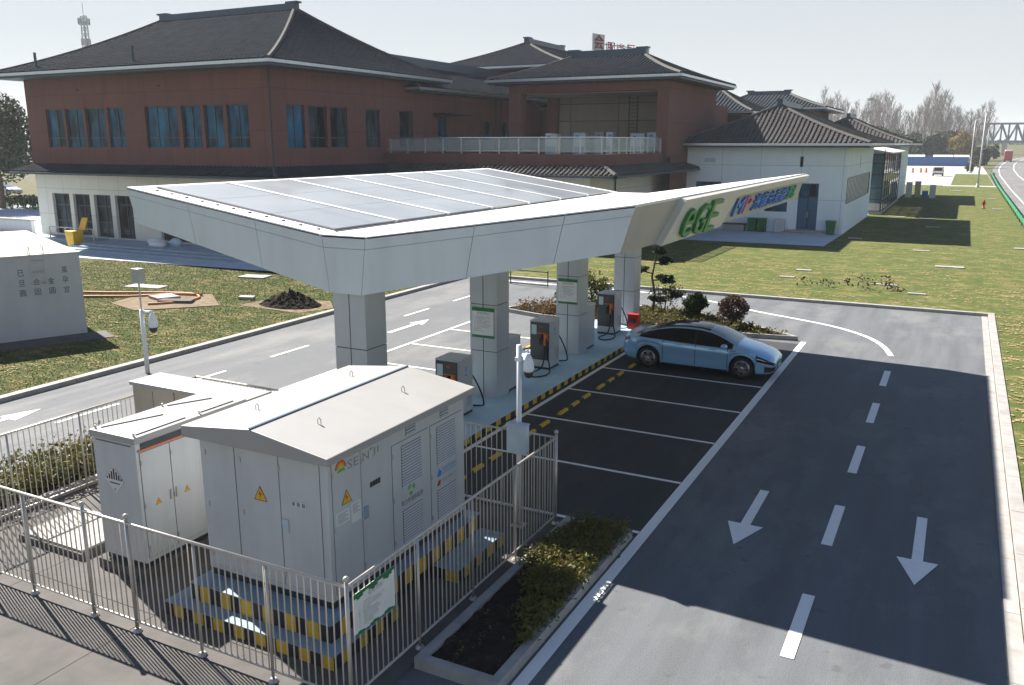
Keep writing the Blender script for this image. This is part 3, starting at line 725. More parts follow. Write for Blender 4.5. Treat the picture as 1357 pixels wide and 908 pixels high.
lg.build('logo',[M('logo_cyan',(.02,.28,.60),.4),RED_P,INK],e4)

# ================================================================== BATTERY CABINET, LOW TAN CABINET, MANHOLE SLAB
bat = thing('battery_cabinet','tall white two part battery cabinet with a hazard diamond, left of the large substation cabinet','battery cabinet',(-11.7,9.8,.03))
MB().box(-12.28,8.55,.03,-11.12,11.1,.20).build('plinth', CONC_D, bat)
for i,(ya,yb) in enumerate(((8.63,9.93),(9.97,11.02))):
    MB().box(-12.17,ya+.03,.20,-11.23,yb-.03,.30).build('base_frame', DARK, bat)
    bd = MB().box(-12.2,ya,.30,-11.2,yb,2.36).build('body', CAB, bat, bevel=.01)
    rr = MB().box(-12.23,ya-.03,2.36,-11.17,yb+.02,2.47).build('roof', CABTOP, bat, bevel=.012)
    g = MB(); g.box(-11.19,ya+.10,2.25,-11.184,yb-.06,2.345); n = int((yb-ya-.2)/.06)
    g.build('vent_grille', DARK, bd); MB().box(-11.195,ya+.04,2.215,-11.178,yb-.04,2.245).build('orange_strip', ORANGE if i == 0 else DARK, bd)
    ym = (ya+yb)/2
    q1 = door('door',bat,'x',-11.2,ya+.06,ym,.38,2.20); q2 = door('door',bat,'x',-11.2,ym,yb-.05,.38,2.20)
    for q, yy in ((q1,ym-.06),(q2,ym+.06)): MB().box(-11.187,yy-.015,1.22,-11.165,yy+.015,1.40).build('handle', STEEL, q, bevel=.004)
    if i == 0: warn((-11.187,8.97,1.23),.13,'x',q1,0); warn((-11.187,9.56,1.23),.13,'x',q2,0)
    MB().tube([(-12.1,ya+.1,2.478),(-11.75,yb-.25,2.478)],.012,5).build('roof_rod', INK, rr); MB().tube([(-11.28,ya+.1,2.478),(-11.28,yb-.2,2.478)],.012,5).build('roof_rod', INK, rr)
    for xx in (-12.15,-11.25):
        MB().cyl(xx,ya+.04,2.47,2.53,.018,8).build('lifting_eye', STEEL, rr)
hz = MB(); c = (-11.76,1.66); yy = 8.622
hz.add([(c[0],yy,c[1]-.23),(c[0]+.22,yy,c[1]),(c[0],yy,c[1]+.23),(c[0]-.22,yy,c[1])],[(0,1,2,3)],0)
for i in range(7):
    xx = c[0]-.165+i*.055; h = .19-abs(i-3)*.052; hz.box(xx-.017,yy-.003,c[1]+.01,xx+.017,yy-.001,c[1]+.01+max(h,.03),1)
put_text(hz,'9',(c[0]-.02,yy-.002,c[1]-.19),(1,0,0),(0,0,1),.035,.055,0,1); hz.box(c[0]-.12,yy-.003,c[1]-.06,c[0]+.12,yy-.001,c[1]-.04,1)
hz.build('hazard_diamond',[SIGN_W,INK_K],bat)
MB().box(-12.12,8.622,2.30,-11.3,8.627,2.32).build('front_joint', CAB_SEAM, bat)
tan = thing('control_cabinet','low tan cabinet with a pale flat top, behind the battery cabinet','cabinet',(-13.3,11.9,.03))
for a,b in ((-14.9,-13.72),(-13.68,-11.8)):
    MB().box(a,11.58,.03,b,12.28,2.12).build('body', TAN, tan, bevel=.01); MB().box(a-.03,11.53,2.12,b+.03,12.33,2.2).build('top_cover', CABTOP, tan, bevel=.01)
    MB().box((a+b)/2-.004,11.573,.2,(a+b)/2+.004,11.58,2.05).build('door_joint', CAB_SEAM, tan)
sl = thing('cable_pit_cover','low concrete cable pit with a pale lid left of the battery cabinet','pit cover',(-13.7,9.2,.03))
MB().box(-14.45,8.55,.03,-12.75,9.85,.14).build('rim', CONC_D, sl)
m = MB()
for i in range(4): m.box(-14.40+i*.405,8.60,.14,-14.40+i*.405+.395,9.80,.18)
m.build('lid', CONC, sl)

# ================================================================== RAILINGS
def railing(name, label, p0, p1, posts, caps=(), gap=.112):
    p0, p1 = Vector(p0), Vector(p1); L = (p1-p0).length; u = (p1-p0)/L
    t = thing('railing', label, 'railing', (p0.x,p0.y,.03), 'stainless railings round the cabinets')
    at = lambda s, zz: (p0.x+u.x*s, p0.y+u.y*s, zz)
    MB().tube([at(0,1.74),at(L,1.74)],.023,8).build('top_rail', STEEL, t, True)
    MB().tube([at(0,.20),at(L,.20)],.018,8).build('bottom_rail', STEEL, t, True)
    b = MB(); n = int(L/gap)
    for i in range(1,n):
        s = L*i/n
        if min(abs(s-q) for q in posts) > .05: b.tube([at(s,.20),at(s,1.73)],.0105,5,cap=False)
    b.build('bars', STEEL, t)
    for q in posts:
        pp = MB().tube([at(q,.03),at(q,1.80 if q in caps else 1.72)],.028 if q in caps else .021,10).build('post', STEEL, t, True)
        if q in caps: MB().ball((at(q,0)[0],at(q,0)[1],1.845),.042,n=12).build('ball_cap', STEEL, pp, True)
        MB().lathe((at(q,0)[0],at(q,0)[1],.03),[(.07,0),(.07,.015),(.04,.05)],10).build('foot', STEEL, pp)
    return t
railing('f','long front railing nearest the camera, casting its striped shadow on the concrete',(-15.3,7.48),(-6.15,7.48),[0,1.42,2.88,4.30,5.24,6.55,7.85],[4.30,5.24])
railing('r','right side railing with the notice banner, beside the planting bed',(-6.15,7.48),(-6.15,13.62),[0,1.55,3.05,4.5,6.14],[0,6.14])
railing('b','rear railing between the substation cabinet and the dark parking bays',(-15.3,13.62),(-6.15,13.62),[2.2,3.7,5.2,6.7])
railing('l','left side railing in front of the low hedge and the left road',(-15.3,7.48),(-15.3,13.62),[1.6,3.1,4.6,6.1])
nb = thing('notice_banner','white notice banner with green edges tied to the right railing by its front corner','banner',(-6.11,8.0,1.3))
MB().box(-6.118,7.56,1.02,-6.112,8.42,1.60).build('sheet', SIGN_W, nb); 
g = MB(); 
g2 = MB()
for i in range(14):
    yy = 7.56+i*.0614; h = .05+.03*math.sin(i*1.3); g.box(-6.1115,yy,1.60-h-.02,-6.1085,yy+.0614,1.60); g2.box(-6.1115,yy,1.02,-6.1085,yy+.0614,1.02+h*.6)
g.build('green_edge', SIGN_G, nb); g2.build('green_edge', SIGN_G, nb)
tx = MB(); put_text(tx,'安全须知',(-6.1105,7.85,1.455),(0,1,0),(0,0,1),.3,.06)
for i in range(9): put_text(tx,['一、严禁烟火','二、非工作人员禁止入内','三、高压危险请勿靠近','四、禁止攀爬','五、保持通道畅通','六、发现异常请报告','七、遵守安全规程','八、请勿堆放杂物','九、服从管理'][i],(-6.1105,7.64,1.40-i*.037),(0,1,0),(0,0,1),[.3,.55,.5,.25,.4,.45,.4,.42,.3][i],.024)
tx.build('print', INK, nb)

# ================================================================== CAMERA POLES
def dome(c, parent, dx, s=1.):
    x,y,zz = c
    MB().tube([(x-dx,y,zz+.10),(x-.02*dx,y,zz+.14),(x,y,zz+.10)],.028*s,8).build('bracket', CAMW, parent, True)
    MB().lathe((x,y,zz-.25*s),[(.075*s,.0),(.10*s,.05*s),(.095*s,.16*s),(.055*s,.28*s),(.03*s,.33*s)],16).build('camera_housing', CAMW, parent, True)
    MB().ball((x,y,zz-.26*s),.085*s,.085*s,.10*s,14).build('camera_dome', INK_K, parent, True)
p2 = thing('camera_pole','white camera pole with a dome camera and junction box inside the rear railing corner','camera pole',(-6.73,13.25,.03))
MB().tube([(-6.73,13.25,.03),(-6.73,13.25,3.50)],.05,14).build('pole', POLE_W, p2, True)
MB().box(-6.85,13.13,.03,-6.61,13.37,.05).build('base_plate', STEEL, p2)
jb = MB().box(-6.88,13.04,1.53,-6.49,13.19,2.06).build('junction_box', BOXG, p2, bevel=.01); MB().box(-6.89,13.03,2.06,-6.48,13.20,2.08).build('box_lid', BOXG, jb)
MB().box(-6.79,13.19,3.20,-6.67,13.31,3.28).build('clamp', CAMW, p2, bevel=.01); dome((-6.54,13.25,3.27),p2,.17,1.0)
p1 = thing('camera_pole','slim white camera pole with a small grey box on top, by the left lawn','camera pole',(-22.0,17.7,0))
MB().cyl(-22.0,17.7,0,2.02,.07,14).build('pole', POLE_W, p1, True); MB().cyl(-22.0,17.7,2.02,2.88,.025,10).build('mast', STEEL, p1, True)
MB().box(-22.17,17.58,2.86,-21.83,17.82,3.30).build('sensor_box', M('sensor_box_grey',(.38,.38,.37),.5), p1, bevel=.015); dome((-21.55,17.7,1.86),p1,.42,1.45)

# ================================================================== PLANTING
def bed(label, x0,y0,x1,y1,w,soil_z,name='planting_bed'):
    t = thing(name,label,'planting bed',((x0+x1)/2,(y0+y1)/2,0))
    k = MB()
    for (a,b,c,d) in ((x0,y0,x0+w,y1),(x1-w,y0,x1,y1)):
        n = int((d-b)/.9); 
        for i in range(n): k.box(a,b+(d-b)*i/n+.005,0,c,b+(d-b)*(i+1)/n-.005,.17)
    for (a,b,c,d) in ((x0+w,y0,x1-w,y0+w),(x0+w,y1-w,x1-w,y1)): k.box(a,b,0,c,d,.168)
    k.build('kerb', KERB, t)
    s = MB(); nx, ny = 14, int((y1-y0)/.12); X = np.linspace(x0+w,x1-w,nx); Y = np.linspace(y0+w,y1-w,ny)
    hz = rng.random((nx,ny))*.05
    s.add([(X[i],Y[j],soil_z+hz[i,j]) for i in range(nx) for j in range(ny)],[(i*ny+j,(i+1)*ny+j,(i+1)*ny+j+1,i*ny+j+1) for i in range(nx-1) for j in range(ny-1)])
    s.build('soil', SOIL, t); return t
bed('long kerbed planting bed of dark soil along the right railing',-5.98,8.62,-4.68,13.78,.14,.10)
bed('narrow kerbed hedge bed behind the left railing',-17.25,7.2,-15.55,12.6,.14,.10)
def sprigs(x0,y0,x1,y1,n,h0,h1,z0,keep=lambda x,y: True):
    P = []
    while len(P) < n:
        x, y = x0+random.random()*(x1-x0), y0+random.random()*(y1-y0)
        if not keep(x,y): continue
        h = h0+random.random()*(h1-h0)
        for _ in range(12): P.append((x+random.gauss(0,.06),y+random.gauss(0,.06),z0+h*random.random()**.5))
    return np.array(P)
hedge = lambda x,y: (y > 10.1+ .9*math.sin(x*3.1)+ (0.9 if x < -5.55 else 0)) and not (x < -5.7 and y > 12.9)
o = leaf_obj('shrub_cover', sprigs(-5.86,9.6,-4.74,13.7,11000,.08,.33,.10,hedge), .036, L_HEDGE, None, .4)
tag(o,'low yellow green shrub cover filling the far half of the planting bed','shrubs',None,'stuff')
o = leaf_obj('shrub_cover', sprigs(-17.05,7.4,-15.75,12.5,9000,.3,.72,.10), .045, L_HEDGE, None, .3)
tag(o,'leafy low hedge behind the left railing','hedge',None,'stuff')
o = leaf_obj('shrub_cover', sprigs(-5.86,8.8,-4.8,12.4,900,.01,.05,.10), .028, L_DRY, None, .6)
tag(o,'scattered dry leaves on the dark soil of the planting bed','dry leaves',None,'stuff')
P1 = sprigs(-16.5,31.4,-11.6,34.2,6000,.1,.42,.10,lambda x,y: inside(x,y)) if False else None
def inside(x,y,P=None):
    P = P or leaf_outline(.35); c = False; j = len(P)-1
    for i in range(len(P)):
        if (P[i][1]>y)!=(P[j][1]>y) and x < (P[j][0]-P[i][0])*(y-P[i][1])/(P[j][1]-P[i][1])+P[i][0]: c = not c
        j = i
    return c
o = leaf_obj('ground_cover', sprigs(-16.5,31.3,-11.8,35,7000,.12,.5,.10,inside), .05, L_DRY, None, .3); tag(o,'reddish brown ground cover on the left half of the planted island end','ground cover',None,'stuff')
o = leaf_obj('ground_cover', sprigs(-11.5,31.3,-5.2,35,6500,.06,.30,.10,inside), .05, L_HEDGE, None, .3); tag(o,'yellow green ground cover on the right half of the planted island end','ground cover',None,'stuff')
def ball_bush(name,label,x,y,r,h,mat,n=2600,grp=None):
    t = thing(name,label,'shrub',(x,y,.12),grp); MB().tube([(x,y,.1),(x+.02,y,h*.5)],.03,7,r2=.02).build('stem',WOOD,t)
    leaf_obj('foliage', blob_pts(n*2,(x,y,.12+h-r*.95),(r,r,r*.95),60,.5,(.22,.34)), .04, mat, t); return t
ball_bush('clipped_shrub','round clipped dark green shrub behind the roof of the blue car',-9.05,33.4,.56,1.15,L_BALL)
ball_bush('clipped_shrub','round clipped purple brown shrub behind the bonnet of the blue car',-7.35,32.5,.64,1.32,L_PURP,3200)
ball_bush('clipped_shrub','round green shrub half hidden behind the third canopy column',-14.2,32.4,.55,1.2,L_BALL,2000)
lf = thing('leafy_bush','loose pale green leafy bush behind the farthest charger','shrub',(-12.9,32.3,.12)); x,y = -12.9,32.3
MB().tube([(x,y,.1),(x+.1,y,.9)],.03,6).tube([(x,y,.1),(x-.3,y+.1,1.2)],.025,6).tube([(x,y,.1),(x+.35,y,1.5)],.02,6).build('stem',WOOD,lf)
leaf_obj('foliage', blob_pts(900,(x,y,1.25),(.75,.6,.85),14,.6), .075, leaf_mat('pale_bush_leaves',(.10,.12,.03),(.18,.18,.06)), lf)
lf = thing('leafy_bush','sparse small bush beside the rear of the blue car','shrub',(-10.4,33.6,.12)); x,y = -10.4,33.6
MB().tube([(x,y,.1),(x+.1,y,.9)],.025,6).tube([(x,y,.1),(x-.25,y,.9)],.02,6).build('stem',WOOD,lf)
leaf_obj('foliage', blob_pts(420,(x,y,1.0),(.7,.5,.5),12,.6), .06, leaf_mat('sparse_bush_leaves',(.12,.12,.05),(.2,.18,.09)), lf)
pine = thing('cloud_pine','dark cloud pruned pine behind the farthest canopy column','tree',(-11.0,33.9,.12)); x,y = -11.0,33.9
tk = MB(); tk.tube([(x,y,.1),(x+.12,y,.8),(x-.05,y,1.6),(x+.1,y,2.5)],.07,8,r2=.03)
pads = [(x+.55,y,2.30,.38),(x+.62,y-.1,1.62,.48),(x+.15,y,2.75,.38),(x+.95,y-.2,1.05,.50),(x-.6,y,1.9,.45),(x+.3,y-.2,.75,.35)]
for (a,b,c_,r) in pads: tk.tube([(x,y,c_-.15),(a,b,c_-.05)],.03,6)
tk.build('trunk',WOOD,pine)
L_PINE = leaf_mat('pine_needles',(.012,.026,.014),(.025,.042,.022))
for (a,b,c_,r) in pads: leaf_obj('needle_pad', blob_pts(520,(a,b,c_),(r,r*.9,r*.42),10,.5), .06, L_PINE, pine)

# ================================================================== RENDERED BLOCK HOUSE, LEFT LAWN THINGS
bl = thing('block_house','low windowless grey block house with stencilled characters and roof ladder, at the left edge','block house',(-30.2,20,.1))
u = Vector((.405,.914)); w = Vector((-.914,.405)); Cn = Vector((-28.42,20.42))  # right near corner, face direction -u, depth along w
def bp(s, d, zz): p = Cn - u*s + w*d; return (p.x,p.y,zz)
L_, D_ = 7.5, 10.0
MB().prism([bp(0,0,.1),bp(L_,0,.1),bp(L_,D_,.1),bp(0,D_,.1)][::-1],(0,0,3.0)).build('wall', BLOCK, bl, bevel=.02, recalc=True)
MB().prism([bp(-.03,-.03,3.1),bp(L_,-.03,3.1),bp(L_,D_,3.1),bp(-.03,D_,3.1)][::-1],(0,0,.05)).build('roof', M('pale_roof_screed',(.52,.50,.48),.85,0,.3,.12,1.,.2,20,((1,1,1),.3)), bl, recalc=True)
MB().prism([bp(-.6,-1.35,.1),bp(L_,-1.35,.1),bp(L_,-.02,.1),bp(-.6,-.02,.1)][::-1],(0,0,.03)).build('apron', CONC_D, bl, recalc=True)
st = MB(); rows = [('仁',2.62,.26),('三',2.10,.23),('宮',1.66,.25)]
grid = [['已','','','風'],['旦','合','金','孕'],['圓','固','圓','宣']]
for r_,rw in enumerate(grid):
    for k_,chx in enumerate(rw):
        if chx: put_text(st,chx,bp(2.05-k_*.47,-.006,2.42-r_*.36),(u.x,u.y,0),(0,0,1),.20,.23)
st.build('stencil', STEN, bl)
ld = MB()
for s in (1.62,1.18): 
    ld.tube([bp(s,-.12,2.1),bp(s,-.12,3.45),bp(s,.12,3.5),bp(s,.25,3.15)],.016,7); ld.tube([bp(s,-.12,2.1),bp(s,0,2.1)],.016,6)
for zz in (2.15,2.55,2.95): ld.tube([bp(1.62,-.12,zz),bp(1.18,-.12,zz)],.013,6)
ld.build('ladder', STEEL, bl)
def flat_thing(name,label,cat,pts,h,mat,z0=.1,parent_parts=None,grp=None):
    cx = sum(p[0] for p in pts)/len(pts); cy = sum(p[1] for p in pts)/len(pts)
    o = MB().slab([(p[0],p[1]) for p in pts],z0,z0+h).build(name, mat, None, bevel=.01, recalc=True)
    return tag(o,label,cat,grp)
flat_thing('concrete_pad','pale five sided concrete pad with the orange hose on the left lawn','concrete pad',[(-32.9,24.9),(-30.5,24.2),(-28.2,26.7),(-30.6,28.6),(-33.6,27.3)],.035,DIRT)
flat_thing('concrete_slab','flat grey slab lying on the middle of the pale pad','slab',[(-32.4,26.5),(-31.4,26.2),(-31.0,27.1),(-32.0,27.4)],.12,CONC,.135)
flat_thing('concrete_slab','darker grey slab lying beside the hose loop on the pale pad','slab',[(-31.0,25.8),(-29.6,26.4),(-29.9,26.9),(-31.2,26.3)],.12,CONC_D,.135)
flat_thing('concrete_slab','thin pale slab on the grass beyond the orange hose','slab',[(-36.2,28.2),(-34.2,28.6),(-34.4,29.4),(-36.4,29.1)],.04,CONC)
flat_thing('manhole_cover','pale manhole slab in the grass below the left canopy wing','manhole',[(-33.4,33.0),(-31.9,33.3),(-32.1,34.2),(-33.6,33.9)],.07,CONC)
flat_thing('concrete_slab','small grey slab beside the heap of dark soil','slab',[(-28.6,28.2),(-27.9,28.4),(-28.1,28.8),(-28.8,28.6)],.14,CONC)
hs = MB(); 
Q = [(-37.5,25.6),(-35.2,26.4),(-33,27.6),(-31.4,28.2),(-30.2,27.6),(-30.0,26.6),(-30.6,25.7),(-31.0,25.3)]
for _ in range(3): Q = [Q[0]]+[q for a,b in zip(Q,Q[1:]) for q in ((a[0]*.75+b[0]*.25,a[1]*.75+b[1]*.25),(a[0]*.25+b[0]*.75,a[1]*.25+b[1]*.75))]+[Q[-1]]
hs.tube([(x,y,.18) for x,y in Q],.055,8); hs.tube([(-37.6,24.6,.16),(-35.2,25.4,.16),(-33.4,26.3,.17),(-31.8,27.7,.2),(-30.6,28.0,.2)],.055,8)
tag(hs.build('hose',M('orange_hose',(.50,.20,.06),.6),None,True),'two strands of orange hose looping from the block house to the pale pad','hose')
def heap(name,label,x,y,rx,ry,h,mat,n=26):
    V=[];F=[]
    for i in range(n):
        for j in range(n):
            a = -1+2*i/(n-1); b = -1+2*j/(n-1); d = max(0,1-(a*a+b*b)**.5)
            V.append((x+a*rx,y+b*ry,.10+(h*d**.8*(.55+.75*random.random()) if d>0 else -.05)))
    F=[(i*n+j,(i+1)*n+j,(i+1)*n+j+1,i*n+j+1) for i in range(n-1) for j in range(n-1)]
    m = MB().add(V,F)
    for _ in range(160):
        a = random.random()*6.28; q = random.random()**.6; px,py = x+rx*.95*q*math.cos(a), y+ry*.95*q*math.sin(a); s = .04+random.random()*.10
        m.ball((px,py,.10+h*(1-q)*.75),s,s*(.6+random.random()*.5),s*.7,6)
    return tag(m.build(name,mat),label,'soil heap')
heap('soil_heap','heap of dark clods of soil beside the left road',-25.6,28.3,1.55,1.0,.62,SOIL)
o = MB().slab([(-27.6,27.2),(-24.0,27.0),(-23.5,28.6),(-24.6,29.8),(-27.4,29.2)],.104,.112).build('bare_patch',DIRT); tag(o,kind='structure')
# flat slabs and covers set in the right lawn
SL = [(-.2,54.6,1.5,.55,'white slab in the side lawn, largest one, level with the small cover near the road'),(-7.38,49.5,.8,.35,'small pale cover in the lawn nearest the canopy sign'),(-7.76,46.5,.8,.3,'small pale cover close to the bend of the yard road'),
      (-3.0,46.1,1.2,.3,'long narrow pale cover among the sticks in the lawn'),(-1.4,43.9,.8,.25,'pale cover just behind the corner of the yard kerb'),(-2.0,62.2,1.0,.4,'pale slab at the near edge of the shadow of the white building'),
      (-6.73,68.4,1.0,.4,'pale slab by the corner of the white building'),(3.9,66.5,.8,.5,'pale cover in the lawn close to the highway railing'),(3.5,106,.9,.6,'white cover beyond the red hydrant'),(3.4,126.6,1.,.7,'pale cover in the lawn far along the highway railing'),
      (-.9,145,1.6,.8,'pale cover near the far path'),(-4.3,104.2,.9,.5,'grey cover in the shade farther from the white building'),(-4.2,97.4,.9,.5,'grey cover in the shade nearer to the glass porch'),(-5.4,90.8,1.5,.5,'long grey cover in front of the glass porch'),
      (-2.7,89.6,1.3,.3,'sunlit pale strip between the two roof shadows'),(-1.9,80.7,1.1,.5,'grey cover inside the large roof shadow on the lawn')]
for i,(x,y,a,b,lab) in enumerate(SL):
    tag(MB().box(x-a/2,y-b/2,.10,x+a/2,y+b/2,.155).build('ground_cover_slab', CONC, None, bevel=.01), lab,'cover slab','cover slabs in the side lawn')
def straw(rects, n):
    P = []
    while len(P) < n:
        r = random.choice(rects); x, y = r[0]+random.random()*(r[2]-r[0]), r[1]+random.random()*(r[3]-r[1]); k = random.randint(3,14); s = .10+.35*random.random()
        for _ in range(k): P.append((x+random.gauss(0,s*1.5),y+random.gauss(0,s),.112+random.random()*.02))
    return [p for p in P if not inside_poly(p[0],p[1])]
def inside_poly(x,y): return (-47.7<x<-17.9 and y>48) or x>4.85 or (y<40.3 and -23.4<x<1.75) or (y > 60.5 and x < -7.6)
o = leaf_obj('dry_grass', straw([(-46,9,-23.5,34)],5000), .05, M('straw_grass',(.34,.26,.13),.95,0,.1,.25,3), None, 1.); tag(o,'straw coloured dead grass flecks on the left lawn','dry grass',None,'stuff')
o = leaf_obj('dry_grass', straw([(-20,40.4,4.8,52),(-20,40.4,4.8,68),(-7,68,4.8,110),(1.8,12,4.8,40)],9000), .075, bpy.data.materials['straw_grass'], None, 1.); tag(o,'straw coloured dead grass flecks on the side lawn','dry grass',None,'stuff')
o = leaf_obj('dry_sticks', np.array([(x+random.gauss(0,.25),y+random.gauss(0,.2),.12+random.random()*.35) for x,y in [(-6.6,44.5),(-5.4,44.1),(-4.7,45.2),(-3.6,44.2),(-2.6,44.6),(-2.3,44.2),(-4.1,47.2),(-2.9,47.0)] for _ in range(24)]), .09, M('dry_stick',(.07,.05,.03),.9)); tag(o,'dry sticks and stubble standing in the lawn behind the yard road','dry stalks',None,'stuff')
hyd = thing('hydrant','small red hydrant standing on the lawn beside the highway','hydrant',(2.2,107,.1))
MB().lathe((2.2,107,.1),[(.16,0),(.16,.08),(.10,.12),(.10,.62),(.15,.66),(.14,.78),(.05,.92),(.05,.98)],12).build('barrel',RED_P,hyd,True); MB().tube([(1.98,107,.65),(2.42,107,.65)],.07,8).build('outlet',RED_P,hyd)
# striped barrier trestles on the far side of the left road
for i,(x,y) in enumerate(((-21.6,39.0),(-19.0,38.5))):
    t = thing('barrier','x','barrier',(x,y,0)); t['label'] = ['low dark barrier rail on the yard road, left one with a bag at its end','low dark barrier rail on the yard road, right one close to the second column'][i]; t['group']='barriers on the yard road'
    MB().tube([(x-1.1,y,.75),(x+1.1,y-.2,.75)],.03,8).build('rail',DARK,t)
    for q in (-1.05,1.05): MB().tube([(x+q,y,0),(x+q,y,.78)],.03,8).build('leg',DARK,t); 
    MB().tube([(x-1.1,y,.08),(x+1.1,y-.2,.08)],.03,8).build('foot_rail',DARK,t)
# ================================================================== BUILDING HELPERS
def pt(ax, c, out, u, d, z): return (u, c+out*d, z) if ax == 'y' else (c+out*d, u, z)
def bx(mb, ax, c, out, u0,u1,d0,d1,z0,z1,mi=0):
    a = pt(ax,c,out,u0,d0,z0); b = pt(ax,c,out,u1,d1,z1)
    return mb.box(*[min(p,q) for p,q in zip(a,b)],*[max(p,q) for p,q in zip(a,b)],mi)
def wall(mb, ax, c, out, u0,u1,z0,z1, holes=(), depth=.22, mi=0):
    US = sorted({u0,u1,*[h[0] for h in holes],*[h[1] for h in holes]}); ZS = sorted({z0,z1,*[h[2] for h in holes],*[h[3] for h in holes]})
    for a,b in zip(US,US[1:]):
        for e,f in zip(ZS,ZS[1:]):
            m, n = (a+b)/2, (e+f)/2
            if any(h[0]<m<h[1] and h[2]<n<h[3] for h in holes): continue
            mb.quad(pt(ax,c,out,a,0,e),pt(ax,c,out,b,0,e),pt(ax,c,out,b,0,f),pt(ax,c,out,a,0,f),mi)
    for (a,b,e,f) in holes:
        for p,q in (((a,e),(b,e)),((b,e),(b,f)),((b,f),(a,f)),((a,f),(a,e))):
            mb.quad(pt(ax,c,out,p[0],0,p[1]),pt(ax,c,out,q[0],0,q[1]),pt(ax,c,out,q[0],-depth,q[1]),pt(ax,c,out,p[0],-depth,p[1]),mi)
    return mb
def window(parent, ax,c,out,u0,u1,z0,z1, cols=(.5,), rows=(.27,), name='window', glass=None, fr=.07, depth=.20, label=None):
    m = MB(); d0,d1 = -depth+.0, -depth+.07
    bx(m,ax,c,out,u0,u0+fr,d0,d1,z0,z1); bx(m,ax,c,out,u1-fr,u1,d0,d1,z0,z1); bx(m,ax,c,out,u0+fr,u1-fr,d0,d1,z0,z0+fr); bx(m,ax,c,out,u0+fr,u1-fr,d0,d1,z1-fr,z1)
    for f in cols: u = u0+(u1-u0)*f; bx(m,ax,c,out,u-fr*.4,u+fr*.4,d0,d1-.005,z0+fr,z1-fr)
    for f in rows: z = z0+(z1-z0)*f; bx(m,ax,c,out,u0+fr,u1-fr,d0,d1-.01,z-fr*.4,z+fr*.4)
    w = m.build(name, WFRAME, parent)
    if label: w['label'] = label
    MB().quad(pt(ax,c,out,u0,-depth+.02,z0),pt(ax,c,out,u1,-depth+.02,z0),pt(ax,c,out,u1,-depth+.02,z1),pt(ax,c,out,u0,-depth+.02,z1)).build('pane', glass or WGLASS, w)
    return w
def courses(P, n, drop=.035):
    Q = []
    for i in range(n):
        a, b = P(i/n), P((i+.97)/n); Q += [(a[0],a[1],a[2]+drop), b]
    return Q
def rib(mb, P, side, w=.09, h=.085):      # half-round tile row along points P; side = unit vector across
    s = Vector(side); V=[]; F=[]
    for p in P:
        p = Vector(p); V += [p-s*w, p-s*w*.55+Vector((0,0,h)), p+s*w*.55+Vector((0,0,h)), p+s*w]
    for i in range(len(P)-1):
        for j in range(3): F.append((i*4+j,i*4+j+1,(i+1)*4+j+1,(i+1)*4+j))
    return mb.add(V,F)
